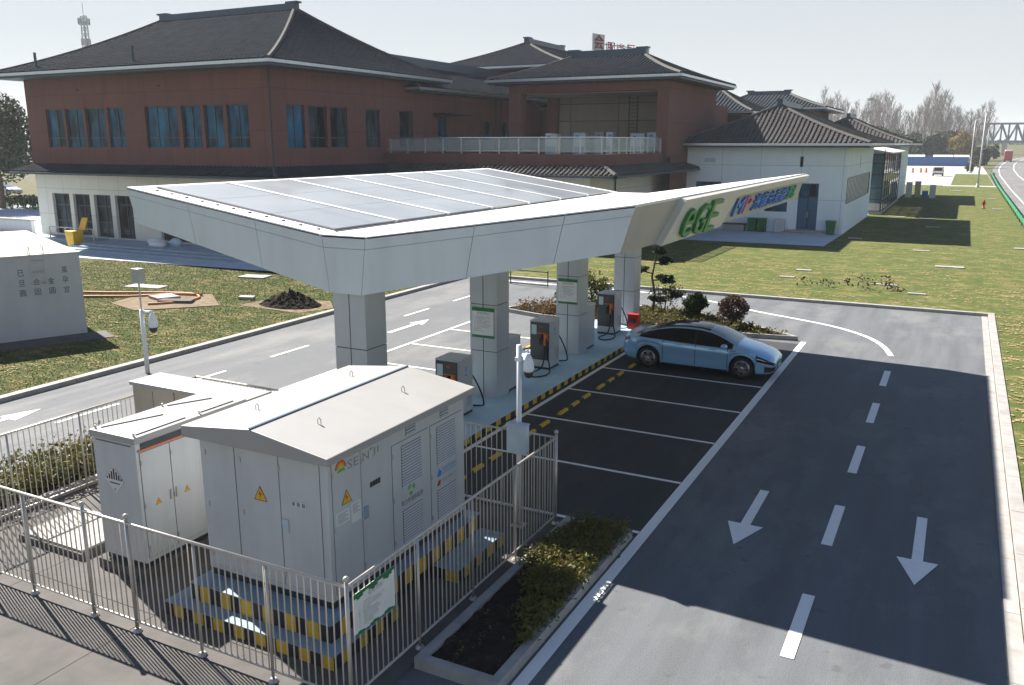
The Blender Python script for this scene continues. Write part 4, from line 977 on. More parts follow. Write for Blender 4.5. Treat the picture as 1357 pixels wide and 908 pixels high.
def hip_roof(parent, x0,x1,y0,y1,ze, ax, r0,r1,rc,zr, step=.34, mat=None, board=.30, g=.72, nseg=8, cap=.42, hips=True, capw=.22, course=.42):
    """tiled hip roof with concave slopes, half-round tile rows, ridge cap, hip tiles, eave board and gutter"""
    mat = mat or TILE
    if ax == 'x': A,B = (r0,rc),(r1,rc)
    else: A,B = (rc,r0),(rc,r1)
    zf = lambda t: ze+.02+(zr-ze)*(g*t+(1-g)*t*t)
    corners = [(x0,y0),(x1,y0),(x1,y1),(x0,y1)]
    ends = [A,B,B,A] if ax == 'x' else [A,A,B,B]
    hp = [[(c[0]+(e[0]-c[0])*t, c[1]+(e[1]-c[1])*t, zf(t)) for t in [i/nseg for i in range(nseg+1)]] for c,e in zip(corners,ends)]
    rf = MB()
    for i in range(4):
        a,b = hp[i], hp[(i+1)%4]
        for k in range(nseg): rf.quad(a[k],b[k],b[k+1],a[k+1])
    for side in range(4):
        c0,c1 = corners[side], corners[(side+1)%4]; e0,e1 = ends[side], ends[(side+1)%4]
        horiz = side in (0,2); k = 0 if horiz else 1
        lo, hi = min(c0[k],c1[k]), max(c0[k],c1[k]); rl, rh = min(e0[k],e1[k]), max(e0[k],e1[k])
        q0 = c0[1-k]; q1 = e0[1-k]; n = max(2,int((hi-lo)/step))
        for i in range(n+1):
            s = lo+(hi-lo)*i/n; tm = 1.
            if s < rl: tm = (s-lo)/max(rl-lo,1e-6)
            if s > rh: tm = (hi-s)/max(hi-rh,1e-6)
            if tm < .04: continue
            def at(u):
                t = tm*u; q = q0+(q1-q0)*t; return (s,q,zf(t)+.005) if k == 0 else (q,s,zf(t)+.005)
            P = courses(at, max(2,int(tm*abs(q1-q0)/course))) if course else [at(j/max(2,int(nseg*tm)+1)) for j in range(max(2,int(nseg*tm)+1)+1)]
            rib(rf,P,(1,0,0) if k == 0 else (0,1,0))
    ro = rf.build('roof', mat, parent)
    m = MB()
    if ax == 'x': m.box(r0-.25,rc-capw,zr-.06,r1+.25,rc+capw,zr+cap); m.box(r0-.45,rc-capw-.04,zr+cap,r0+.6,rc+capw+.04,zr+cap+.12); m.box(r1-.6,rc-capw-.04,zr+cap,r1+.45,rc+capw+.04,zr+cap+.12)
    else: m.box(rc-capw,r0-.25,zr-.06,rc+capw,r1+.25,zr+cap); m.box(rc-capw-.04,r0-.45,zr+cap,rc+capw+.04,r0+.6,zr+cap+.12); m.box(rc-capw-.04,r1-.6,zr+cap,rc+capw+.04,r1+.45,zr+cap+.12)
    m.build('ridge_cap', RIDGE, ro)
    if hips:
        for P in hp: MB().tube([(x,y,z+.06) for x,y,z in P],.15,6).build('hip_tiles', HIPT, ro)
    e = MB(); e.box(x0+.05,y0+.05,ze-board,x1-.05,y1-.05,ze-.01); e.build('eave_board', EAVE, ro)
    gt = MB(); w = .14
    for (a,b,c_,d) in ((x0-w,y0-w,x1+w,y0+.04),(x0-w,y1-.04,x1+w,y1+w),(x0-w,y0+.04,x0+.04,y1-.04),(x1-.04,y0+.04,x1+w,y1-.04)): gt.box(a,b,ze-.15,c_,d,ze+.03)
    gt.build('gutter', GUT, ro)
    return ro
def skirt(parent, xi0,xi1,yi0,yi1, over, zi, zo, step=.34, sides='frbl', mat=None):
    """sloping tiled skirt roof round a rectangle"""
    xo0,xo1,yo0,yo1 = xi0-over,xi1+over,yi0-over,yi1+over
    I = [(xi0,yi0),(xi1,yi0),(xi1,yi1),(xi0,yi1)]; O = [(xo0,yo0),(xo1,yo0),(xo1,yo1),(xo0,yo1)]
    m = MB(); gt = MB(); ed = MB(); HQ = set()
    for i,sd in enumerate('frbl'):
        if sd not in sides: continue
        j = (i+1)%4
        m.quad((*O[i],zo),(*O[j],zo),(*I[j],zi),(*I[i],zi)); ed.quad((*O[j],zo-.14),(*O[i],zo-.14),(*I[i],zo-.14),(*I[j],zo-.14))
        k = 0 if i in (0,2) else 1
        lo,hi = min(O[i][k],O[j][k]),max(O[i][k],O[j][k]); n = int((hi-lo)/step)
        for a in range(1,n):
            s = lo+(hi-lo)*a/n; tm = min(1,(s-lo)/over,(hi-s)/over)
            if tm < .1: continue
            q0 = O[i][1-k]; q1 = I[i][1-k]; P = [(s,q0,zo+.005),(s,q0+(q1-q0)*tm,zo+(zi-zo)*tm+.005)]
            if k: P = [(p[1],p[0],p[2]) for p in P]
            rib(m,P,(1,0,0) if k == 0 else (0,1,0))
        a,b = O[i],O[j]; xa,xb = min(a[0],b[0]),max(a[0],b[0]); ya,yb = min(a[1],b[1]),max(a[1],b[1])
        gt.box(xa-.1,ya-.1,zo-.16,xb+.1,yb+.1,zo-.02) if True else None
        for q in (i,j): HQ.add(q)
    s_ = m.build('skirt_roof', mat or TILE, parent); gt.build('gutter', EAVE, s_); ed.build('soffit', EAVE, s_)
    for q in HQ: MB().tube([(*O[q],zo+.05),(*I[q],zi+.05)],.12,6).build('hip_tiles', HIPT, s_)
    return s_

# ================================================================== MAIN HALL
hall = thing('main_hall','large dark red hall with tall hipped tile roof over a cream ground floor','building',(-49.4,50,.1))
XL,XR,YF,YB = -61.0,-37.8,41.0,58.0
fw = [(-58.95,-57.05),(-56.82,-54.95),(-54.70,-52.72),(-52.42,-50.80)]; fw2 = [(-48.74,-45.72),(-45.37,-43.66),(-43.36,-41.70),(-41.41,-39.58)]
rw = [(42.44,44.1),(44.47,46.3),(46.65,48.45),(50.51,52.21),(54.65,56.46)]
zs,zh = 6.70,9.36
W = MB(); wall(W,'y',YF,-1,XL,XR,5.4,11.5,[(a,b,zs,zh) for a,b in fw+fw2]); wall(W,'x',XR,1,YF,YB,5.4,11.5,[(a,b,zs,zh) for a,b in rw]); wall(W,'x',XL,-1,YF,YB,5.4,11.5); wall(W,'y',YB,1,XL,XR,5.4,11.5)
W.build('upper_wall', RED_W, hall)
for a,b in fw: window(hall,'y',YF,-1,a,b,zs,zh,(.55,),(.25,))
window(hall,'y',YF,-1,*fw2[0],zs,zh,(.33,.66),(.25,))
for a,b in fw2[1:]: window(hall,'y',YF,-1,a,b,zs,zh,(.5,),(.25,))
for a,b in rw: window(hall,'x',XR,1,a,b,zs,zh,(.5,),(.25,),glass=WGLASS if a < 43 else WGLASS2)
fd = [(-59.3,-57.40),(-57.0,-55.2),(-54.75,-53.0),(-52.55,-50.8)]; fl = [(-48.2,-44.6),(-43.4,-39.6)]
W = MB(); wall(W,'y',YF,-1,XL,XR,.1,5.4,[(a,b,.46,3.45) for a,b in fd]+[(a,b,.5,3.3) for a,b in fl],.3); wall(W,'x',XR,1,YF,YB,.1,5.4,[(44,47,1.2,3.3),(49,52,1.2,3.3)]); wall(W,'x',XL,-1,YF,YB,.1,5.4); wall(W,'y',YB,1,XL,XR,.1,5.4)
W.build('lower_wall', CREAM_W, hall)
for i,(a,b) in enumerate(fd): window(hall,'y',YF,-1,a,b,.46,3.45,(.52,),(.72,.34) if i < 3 else (.78,),'glazed_door',WGLASS2,.085,.28)
for a,b in fl: window(hall,'y',YF,-1,a,b,.5,3.3,(.25,.5,.75),(.3,),'window',WGLASS2,.07,.28)
for a,b in ((44,47),(49,52)): window(hall,'x',XR,1,a,b,1.2,3.3,(.5,),(.3,))
hip_roof(hall,-62.6,-36.3,39.5,59.5,11.75,'x',-56.0,-43.0,49.7,16.15)
skirt(hall,XL,XR,YF,YB,1.25,5.52,5.0,sides='frbl')
for x in (-58.8,-48.9): MB().cyl(x,40.6,11.7,13.2,.09,10).build('vent_pipe', RIDGE, hall)
MB().cyl(-37.72,40.93,5.5,11.5,.06,8).build('downpipe', DARK, hall)
for x,zz in ((-55.2,8.0+2.55),(-47.2,10.6)): MB().box(x-.06,40.93,zz,x+.06,40.995,zz+.12).build('wall_lamp', DARK, hall)
s = MB()
for i in range(3): s.box(-53.2+i*.3,36.9+i*.55,.1,-37.9,40.7 if i == 2 else 37.45+i*.55,.215+i*.115)
s.box(-60.9,39.2,.1,-53.21,40.7,.44)
tag(s.build('steps', M('step_stone',(.33,.39,.45),.85,0,.3,.12,1.5), None), kind='structure')
# link wing behind the terrace
lk = thing('link_wing','low red link wing with a long tiled roof beside the main hall','building',(-43,70,.1))
W = MB(); hl = [(59.98,61.45,6.3,8.95),(67.36,68.87,7.3,8.9),(70.57,71.9,7.3,8.9)]
wall(W,'x',-37.8,1,58.01,79,.1,10.9,hl); wall(W,'y',79,1,-49,-37.8,.1,10.9); wall(W,'x',-49,-1,58,79,.1,10.9); W.build('wall', RED_W, lk)
window(lk,'x',-37.8,1,*hl[0],(.5,),(),'glazed_door')
for h in hl[1:]: window(lk,'x',-37.8,1,*h,(.5,),())
MB().box(-37.78,59.3,9.22,-36.7,63.7,9.32).build('door_canopy', DARK, lk)
hip_roof(lk,-50.4,-36.55,55.5,84,11.05,'y',60,80,-43.4,13.45,.34,cap=.75,capw=.25)
# rear wall with glass doors seen through the loggia
rr = thing('rear_gallery','dark glazed gallery seen through the open left side of the loggia','building',(-34,80,.1))
W = MB(); hh = [(-36.9,-34.6,6.2,8.9),(-34.4,-31.8,6.2,8.9)]; wall(W,'y',80,-1,-37.75,-22,.1,10.6,hh); wall(W,'x',-22,1,80,90,.1,10.6); W.build('wall', RED_D, rr)
for h in hh: window(rr,'y',80,-1,*h,(.5,),(.78,),'glazed_door')
MB().prism([(-37.7,78.6,10.3),(-22,78.6,10.3),(-22,84,11.9),(-37.7,84,11.9)],(0,0,.15)).build('roof', TILE, rr); MB().box(-37.7,78.4,10.15,-22,78.6,10.45).build('gutter', GUT, rr)
# terrace block
te = thing('terrace_block','cream ground floor block carrying a red parapet terrace with a tiled skirt roof','building',(-29,60,.1))
W = MB(); W.box(-37.79,52.73,5.5,-20.73,80,6.0); W.build('floor', CONC_D, te)
W = MB(); wall(W,'y',52.7,-1,-37.79,-20.7,5.5,6.3); wall(W,'x',-20.7,1,52.7,65,5.5,6.3); W.quad((-37.79,52.7,6.3),(-20.7,52.7,6.3),(-20.7,52.95,6.3),(-37.79,52.95,6.3)); W.quad((-20.95,52.95,6.3),(-20.7,52.95,6.3),(-20.7,65,6.3),(-20.95,65,6.3)); W.quad((-37.79,52.95,6.0),(-20.95,52.95,6.0),(-20.95,52.95,6.3),(-37.79,52.95,6.3)); W.build('parapet', RED_D, te)
W = MB(); wall(W,'y',53.4,-1,-37.79,-21.9,.1,5.5,[(-36,-33,1,3.4),(-30,-27,1,3.4),(-26,-23.5,1,3.4)]); wall(W,'x',-21.9,1,53.4,70.7,.1,5.5,[(56,59,1,3.2),(61,64,1,3.2)]); W.build('lower_wall', CREAM_W, te)
for a,b in ((-36,-33),(-30,-27),(-26,-23.5)): window(te,'y',53.4,-1,a,b,1,3.4,(.33,.66),(.3,))
for a,b in ((56,59),(61,64)): window(te,'x',-21.9,1,a,b,1,3.2,(.33,.66),(.3,))
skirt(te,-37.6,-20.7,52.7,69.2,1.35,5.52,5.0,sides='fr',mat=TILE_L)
MB().tube([(-21.8,57.9,4.85),(-21.8,57.9,.1)],.06,8).tube([(-21.8,57.9,4.4),(-21.6,57.3,4.85)],.05,8).build('downpipe', DARK, te)
ba = thing('balustrade','glass balustrade with steel posts along the red terrace parapet','balustrade',(-29,52.85,6.3))
for i in range(12):
    x = -37.4+i*1.5; x = min(x,-20.85); MB().box(x-.04,52.80,6.3,x+.04,52.88,7.33).build('post', STEEL, ba)
for i in range(1,9): MB().box(-20.88,52.84+i*1.5-.04,6.3,-20.80,52.84+i*1.5+.04,7.33).build('post', STEEL, ba)
MB().tube([(-37.7,52.84,7.36),(-20.84,52.84,7.36),(-20.84,64.95,7.36)],.045,8).tube([(-37.7,52.84,6.5),(-20.84,52.84,6.5),(-20.84,64.95,6.5)],.02,6).build('handrail', M('handrail_steel',(.62,.63,.64),.25,.7), ba)
MB().box(-37.6,52.835,6.42,-20.9,52.845,7.28).box(-20.845,52.9,6.42,-20.835,64.9,7.28).build('glass_panel', CLEAR, ba)
# loggia tower
to = thing('loggia_tower','red tower pavilion with an open loggia and bare concrete rear wall above the terrace','building',(-27,72,6))
W = MB()
for (a,b) in ((-34.0,-32.9),(-21.3,-20.4)): W.box(a,65.0,5.98,b,66.0,10.98)
W.box(-34.0,65.0,10.98,-20.4,66.0,11.62); W.box(-34.0,66.01,10.98,-33.0,79,11.62); W.box(-33.6,71.6,5.98,-32.6,72.4,10.98)
wall(W,'x',-20.4,1,66.0,79,.1,11.62); W.box(-32.59,72.3,5.98,-20.42,79,11.6); W.build('wall', RED_W, to)
MB().box(-32.58,72.0,6.0,-20.9,72.29,10.97).build('rear_wall', LOGGIA_C, to)
MB().box(-33.98,66,10.9,-20.45,72.3,10.978).build('ceiling', M('loggia_ceiling',(.30,.28,.25),.9), to)
MB().box(-20.8,66.02,6.0,-20.42,72.0,10.9).build('side_wall', LOGGIA_C, to)
hip_roof(to,-35.3,-19.1,63.6,80.3,11.95,'x',-31.3,-24.9,72,14.25,.34,cap=.5,capw=.3)
l = thing('wall_ladder','dark steel ladder on the concrete rear wall of the loggia','ladder',(-25.6,71.9,6))
MB().box(-26.05,71.86,6,-25.97,71.94,10.95).box(-25.31,71.86,6,-25.23,71.94,10.95).build('rail', DARK, l)
m = MB()
for i in range(16): m.box(-25.97,71.88,6.2+i*.3,-25.31,71.92,6.24+i*.3)
m.build('rung', DARK, l)
l = thing('wall_ladder','dark caged ladder rising from the terrace to the link wing roof, left of the tower','ladder',(-37.5,69.7,6))
MB().box(-37.55,69.15,6,-37.47,69.23,12.3).box(-37.55,70.2,6,-37.47,70.28,12.3).build('rail', DARK, l)
m = MB()
for i in range(20): m.box(-37.53,69.23,6.2+i*.3,-37.49,70.2,6.24+i*.3)
m.build('rung', DARK, l)
UN = M('unit_white',(.60,.66,.70),.5)
for i,(x0_,x1_,h,lab) in enumerate(((-31.9,-30.8,1.78,'pale outdoor unit standing alone by the left inner pillar of the loggia'),(-29.3,-28.2,1.86,'pale blue outdoor unit left of the middle of the loggia'),(-27.4,-26.6,1.92,'narrow cream outdoor unit in the middle of the loggia'),(-26.4,-25.8,1.9,'narrow pale blue outdoor unit just left of the loggia ladder'),(-24.3,-23.1,1.78,'wide white outdoor unit right of the loggia ladder'),(-22.9,-21.9,1.85,'pale grey outdoor unit against the right pillar of the loggia'))):
    t = thing('outdoor_unit',lab,'outdoor unit',((x0_+x1_)/2,68,6.0),'outdoor units in the loggia')
    MB().box(x0_,67.6,6.08,x1_,68.4,6+h).build('casing',UN if i != 2 else CABTOP,t,bevel=.03); MB().box(x0_+.1,67.7,6,x1_-.1,68.3,6.08).build('base',DARK,t)
    MB().box(x0_+.1,67.585,6.2,x1_-.1,67.6,6.75).build('grille',M('unit_grille',(.28,.34,.38),.5),t); MB().box(x0_+.2,67.59,6+h-.35,x0_+.5,67.6,6+h-.2).build('badge',BLUE_L,t)
# rear buildings
def block(name,label,x0,x1,y0,y1,z0,z1,wm,loc=None):
    t = thing(name,label,'building',((x0+x1)/2,(y0+y1)/2,.1)); W = MB()
    wall(W,'y',y0,-1,x0,x1,z0,z1); wall(W,'y',y1,1,x0,x1,z0,z1); wall(W,'x',x0,-1,y0,y1,z0,z1); wall(W,'x',x1,1,y0,y1,z0,z1); W.build('wall',wm,t); return t
t = block('rear_hall','tall rear hall whose hipped roof peaks behind the link wing',-50.5,-36.5,81.5,103,.1,14.4,RED_W); hip_roof(t,-52,-35,80,104.5,14.55,'y',87.5,96.5,-43.5,17.55,.36,cap=.5,capw=.3)
t = block('rear_pavilion','grey hipped rear pavilion half hidden behind the right side of the loggia tower',-38.5,-21.5,93.5,106.5,.1,10.0,RED_W); hip_roof(t,-40,-20,92,108,10.2,'x',-34,-25.5,100,13.0,.42)
t = block('rear_pavilion','red walled rear pavilion with a long dark ridge, behind the white building',-29.2,-17.0,112,125,.1,11.0,RED_W); hip_roof(t,-30.6,-15.4,110.6,126.4,11.15,'x',-26.2,-21.2,118.5,13.2,.44)
window(t,'y',112,-1,-28.6,-25.6,7.6,9.2,(.33,.66),(),depth=-.05)
sg = thing('rooftop_sign','red character sign on a steel frame rising behind the loggia tower roof','rooftop sign',(-33,88,14))
m = MB()
for i in range(6): yy = 85+i*1.8; m.tube([(-34.6+i*.525,yy,12),(-34.6+i*.525,yy,17.1)],.05,6)
m.tube([(-34.65,84.8,15.9),(-31.95,94.1,15.9)],.05,6).tube([(-34.65,84.8,16.9),(-31.95,94.1,16.9)],.05,6); m.build('frame', M('sign_frame',(.35,.36,.37),.5), sg)
dv = Vector((.28,.96,0))
p = Vector((-34.68,84.6,16.2)); MB().prism([tuple(p),tuple(p+dv*1.9),tuple(p+dv*1.9+Vector((0,0,1.6))),tuple(p+Vector((0,0,1.6)))],(-.1,.04,0)).build('backing_panel',SIGN_W,sg,recalc=True)
for i,chx in enumerate('会服务区充'):
    q = p+dv*(.15+i*1.75+(.35 if i else 0))+Vector((.06,-.03,.15 if not i else .0)); m = MB(); put_text(m,chx,q,dv,(0,0,1),1.5 if not i else 1.3,1.35 if not i else .95,.08); m.build('character',M('sign_red_%d'%i,(.35,.02,.04),.5) if i == 0 else bpy.data.materials['sign_red_0'],sg)
# white pavilion
wp = thing('white_pavilion','white walled pavilion with hipped tile roof and blue double door','building',(-14.4,80,.1))
W = MB(); fh = [(-19.6,-17.5,2.2,3.95),(-13.95,-12.2,1.7,3.9),(-11.4,-9.9,.36,3.96),(-11.45,-11.2,5.2,6.0)]; rh = [(71.4,88.6,2.4,4.4),(79.5,79.9,5.0,5.95)]
wall(W,'y',70.7,-1,-21.88,-7.95,.1,6.75,fh); wall(W,'x',-7.95,1,70.7,90.5,.1,6.75,rh,.3); wall(W,'y',90.5,1,-21.88,-7.95,.1,6.75); wall(W,'x',-21.88,-1,70.7,90.5,5.5,6.75); W.build('wall', WHITE_W, wp)
window(wp,'y',70.7,-1,*fh[0],(.5,),(.5,)); window(wp,'y',70.7,-1,*fh[1],(.33,.66),(.5,)); window(wp,'y',70.7,-1,*fh[3],(),(),fr=.03); window(wp,'x',-7.95,1,*rh[1],(),(),fr=.03)
window(wp,'y',70.7,-1,-11.4,-9.9,2.86,3.96,(.5,),(),'transom_window')
DBL = M('door_blue',(.02,.10,.19),.45)
for a,b in ((-11.38,-10.67),(-10.63,-9.92)):
    d = MB().box(a,70.80,.37,b,70.86,2.84).build('door', DBL, wp, bevel=.01); MB().box(a+.12,70.785,.6,b-.12,70.80,1.45).box(a+.12,70.785,1.6,b-.12,70.80,2.65).build('door_panel', DBL, d); MB().box((-10.72 if a<-11 else -10.62),70.74,1.3,(-10.68 if a<-11 else -10.58),70.785,1.75).build('handle', STEEL, d)
sl_ = window(wp,'x',-7.95,1,*rh[0],(),(),glass=WGLASS2,depth=.03)
m = MB(); n = 17
for i in range(n):
    yy = 71.5+i*16.7/n; m.prism([(-7.955,yy,2.43),(-7.955,yy+.42,2.43),(-7.955,yy+.85,4.37),(-7.955,yy+.43,4.37)],(.02,0,0))
m.build('slat_screen', M('slat_grey',(.62,.63,.63),.5), wp, recalc=True)
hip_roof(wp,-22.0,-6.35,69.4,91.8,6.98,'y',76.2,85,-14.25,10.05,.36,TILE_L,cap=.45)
MB().box(-12.4,69.4,.12,-9.0,70.69,.24).box(-12.0,69.9,.24,-9.3,70.69,.352).build('door_step', CONC, wp)
MB().box(-18.95,70.64,5.5,-18.05,70.70,5.85).build('wall_vent', BOXG, wp)
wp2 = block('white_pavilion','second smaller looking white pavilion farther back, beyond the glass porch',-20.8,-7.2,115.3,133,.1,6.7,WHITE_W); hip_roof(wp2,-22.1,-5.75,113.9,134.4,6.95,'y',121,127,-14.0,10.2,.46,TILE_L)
po_ = thing('glass_porch','glass walled porch with a sloping white roof beside the white pavilion','porch',(-8.6,105,.1))
MB().box(-10.2,93.3,.1,-7.0,117.2,.34).build('plinth', CONC, po_)
m = MB()
for i in range(9): yy = 93.5+i*2.9; m.box(-7.16,yy,.34,-7.06,yy+.1,6.0)
for zz in (.34,1.5,2.6,3.9,5.0,5.92): m.box(-7.15,93.6,zz,-7.07,116.9,zz+.08)
for x in (-10.1,-8.6,-7.2): m.box(x,93.45,.34,x+.1,93.55,6.4)
for zz in (.34,1.5,2.6,3.9,5.0,5.92): m.box(-10.0,93.46,zz,-7.2,93.54,zz+.08)
m.build('frame', DARK, po_); MB().box(-7.12,93.6,.36,-7.10,116.9,5.95).box(-10.0,93.49,.36,-7.2,93.51,6.0).build('glass_wall', PORCHG, po_)
MB().prism([(-10.6,92.7,6.75),(-6.4,92.7,6.02),(-6.4,117.6,6.02),(-10.6,117.6,6.75)],(0,0,.12)).build('roof', ALU_TOP, po_)
# things by the white pavilion
def bin_(name,label,x,y,w,h,mat,lid_open=False,grp=None):
    t = thing(name,label,'bin',(x,y,.12),grp); b = MB(); a,c_ = w*.40,w*.5
    b.add([(x-a,y-a,.2),(x+a,y-a,.2),(x+a,y+a,.2),(x-a,y+a,.2),(x-c_,y-c_,.12+h),(x+c_,y-c_,.12+h),(x+c_,y+c_,.12+h),(x-c_,y+c_,.12+h)],[(3,2,1,0),(0,1,5,4),(1,2,6,5),(2,3,7,6),(3,0,4,7),(4,5,6,7)]); b.build('body',mat,t,bevel=.02)
    if lid_open: MB().prism([(x-c_+.3,y+c_,.12+h),(x+c_+.1,y+c_,.12+h),(x+c_+.2,y+c_+.25,.95+h),(x-c_+.45,y+c_+.25,.95+h)],(0,.05,0)).build('lid',mat,t,bevel=.02,recalc=True)
    else: MB().box(x-c_-.03,y-c_-.05,.12+h,x+c_+.03,y+c_+.03,.12+h+.07).build('lid',mat,t,bevel=.02)
    for q in (-1,1): MB().tube([(x+q*a*.8,y+a+.02,.22),(x+q*(a*.8+.06),y+a+.02,.22)],.1,10).build('wheel',RUB,t)
    return t
bin_('wheeled_bin','green wheeled bin on the left of the pair below the sign wing',-14.7,70.2,.68,1.0,BIN_G); bin_('wheeled_bin','green wheeled bin on the right of the pair, beside the white rounded box',-13.95,70.2,.68,1.0,BIN_G)
bin_('wheeled_bin','single green wheeled bin right of the blue door by the building corner',-8.75,70.2,.68,1.0,BIN_G); bin_('litter_bin','bright yellow bin with its lid raised, by the ramp rails',-53.4,38.2,.85,1.1,YEL_P,True)
t = thing('white_box','white round topped box standing between the green bins and the blue door','cabinet',(-12.6,70.3,.12)); MB().box(-13.0,70.1,.12,-12.2,70.5,1.0).build('body',CAB,t,bevel=.05); MB().tube([(-13.0,70.3,1.0),(-12.2,70.3,1.0)],.2,14).build('rounded_top',CAB,t)
t = thing('wash_basin','low grey basin bench against the white pavilion, left of the green bins','basin',(-16.0,70.2,.12)); MB().box(-16.9,69.9,.12,-15.3,70.6,.62).build('body',CONC,t,bevel=.02); MB().box(-16.95,69.85,.62,-15.25,70.65,.70).build('rim',CONC_D,t)
t = thing('ramp_rail','stainless ramp rail in front of the glazed doors of the main hall','railing',(-54.5,38.5,.12))
for x in (-57.0,-55.3,-54.2,-52.4): MB().cyl(x,38.9,.12,1.30,.04,8).build('post',STEEL,t)
for zz in (1.28,.85): MB().tube([(-57.0,38.9,zz),(-52.4,38.9,zz)],.035,8).build('rail',STEEL,t,True)
t = thing('white_bundle','white wrapped bundles lying on the hall steps','bundle',(-46.3,39.4,.3)); 
for (x,y,a,b,h,mm) in ((-47.0,39.6,.9,.35,.3,SIGN_W),(-46.2,38.9,.8,.3,.25,SIGN_W),(-45.4,39.7,.5,.3,.35,BOXG)): MB().ball((x,y,.45+h*.5),a,b,h,12).build('bundle',mm,t,True)
t = thing('low_wall','low grey wall with a pale coping at the left edge beyond the block house','wall',(-68,44,.1)); MB().box(-90,42.6,.1,-64.6,42.9,1.05).build('wall',BLOCK,t); MB().box(-90,42.5,1.05,-64.5,43.0,1.18).build('coping',CONC,t)
for i,(x,y,hh,mm,lab) in enumerate(((-6.2,124,2.0,CAB,'tall pale equipment cabinet nearest the glass porch'),(-5.2,124.6,2.1,TAN,'tan equipment cabinet in the middle of the far group'),(-4.3,124.9,.9,BLUE_L,'low blue equipment box in the far group'),(-3.4,124,1.7,CAB,'pale equipment cabinet standing apart on the right of the far group'))):
    t = thing('equipment_cabinet',lab,'cabinet',(x,y,.1),'equipment cabinets beyond the porch'); MB().box(x-.35,y-.3,.16,x+.35,y+.3,.1+hh).build('body',mm,t,bevel=.02); MB().box(x-.40,y-.35,.1,x+.40,y+.35,.16).build('base',CONC,t); MB().box(x-.30,y-.312,.25,x+.30,y-.3,hh).build('door',mm,t)
# ================================================================== CARS
def lerp(tab, x):
    if x <= tab[0][0]: return tab[0][1]
    for (a,b),(c,d) in zip(tab,tab[1:]):
        if x <= c:
            t = (x-a)/(c-a); return b+(d-b)*t
    return tab[-1][1]
def smooth_tab(tab, n=3):
    P = tab
    for _ in range(n): P = [P[0]]+[q for a,b in zip(P,P[1:]) for q in ((a[0]*.75+b[0]*.25,a[1]*.75+b[1]*.25),(a[0]*.25+b[0]*.75,a[1]*.25+b[1]*.75))]+[P[-1]]
    return P
ZT = smooth_tab([(-2.41,.78),(-2.40,.95),(-2.34,1.035),(-2.15,1.03),(-1.92,1.065),(-1.6,1.20),(-1.15,1.355),(-.6,1.44),(-.1,1.45),(.35,1.415),(.75,1.29),(1.15,1.085),(1.34,1.01),(1.7,.935),(2.05,.83),(2.30,.70),(2.41,.57)],2)
ZB = smooth_tab([(-2.40,.74),(-2.3,.93),(-2.0,1.0),(-1.4,.985),(-.6,.945),(.4,.91),(1.1,.90),(1.5,.865),(1.9,.79),(2.2,.68),(2.41,.55)],2)
ZS = smooth_tab([(-2.40,.46),(-2.32,.34),(-2.1,.24),(-1.2,.20),(1.2,.19),(2.0,.20),(2.3,.22),(2.41,.30)],2)
WH = smooth_tab([(-2.40,.66),(-2.36,.78),(-2.2,.87),(-1.8,.925),(-1.2,.945),(0,.93),(1.1,.935),(1.6,.94),(1.95,.90),(2.2,.80),(2.34,.66),(2.41,.52)],2)
WR = smooth_tab([(-2.40,.62),(-2.1,.70),(-1.6,.62),(-1.0,.595),(-.2,.60),(.4,.605),(.9,.66),(1.2,.73),(1.5,.74),(2.0,.64),(2.41,.42)],2)
WX = (-1.49,1.47); AR = .395; AZ = .345
def section(x):
    zt,zb,zs,w,wr = lerp(ZT,x),lerp(ZB,x),lerp(ZS,x),lerp(WH,x),lerp(WR,x)
    zb = min(zb, zt-.02); zl = zs
    for c in WX:
        if abs(x-c) < AR: zl = max(zl, AZ+math.sqrt(AR*AR-(x-c)**2))
    h = zb-zl; dz = zt-zb; fl = .0
    for c in WX: fl = max(fl, .018*max(0,1-abs(abs(x-c)-.0)/.62))
    crease = .012
    pts = [(w*.955+fl,zl),(w*.995+fl,zl+.12*h),(w*.965+fl,zl+.34*h),(w*.975+fl,zl+.60*h),(w*1.0+fl*.6,zl+.83*h),(w*.945,zb)]
    drop = min(.055, dz*.35)
    sh = Vector((w*.945,zb)); re = Vector((wr,zt-drop))
    for f,bow in ((.30,.016),(.62,.018),(.90,.010)): 
        q = sh.lerp(re,f); pts.append((q.x+bow*min(1,dz/.4),q.y+bow*.4*min(1,dz/.4)))
    pts.append((re.x,re.y))
    pts += [(wr*.80,zt-drop*.42),(wr*.45,zt-drop*.12),(0,zt)]
    return pts
NS = 13
def surf(x, s, side, off=0.):
    P = section(x); j = min(int(s),NS-2); f = s-j
    y = P[j][0]*(1-f)+P[j+1][0]*f; z = P[j][1]*(1-f)+P[j+1][1]*f
    t = Vector((P[j+1][0]-P[j][0],P[j+1][1]-P[j][1])); n = Vector((t.y,-t.x)); n = n.normalized() if n.length > 1e-6 else Vector((1,0))
    return (x, side*(y+n.x*off), z+n.y*off)
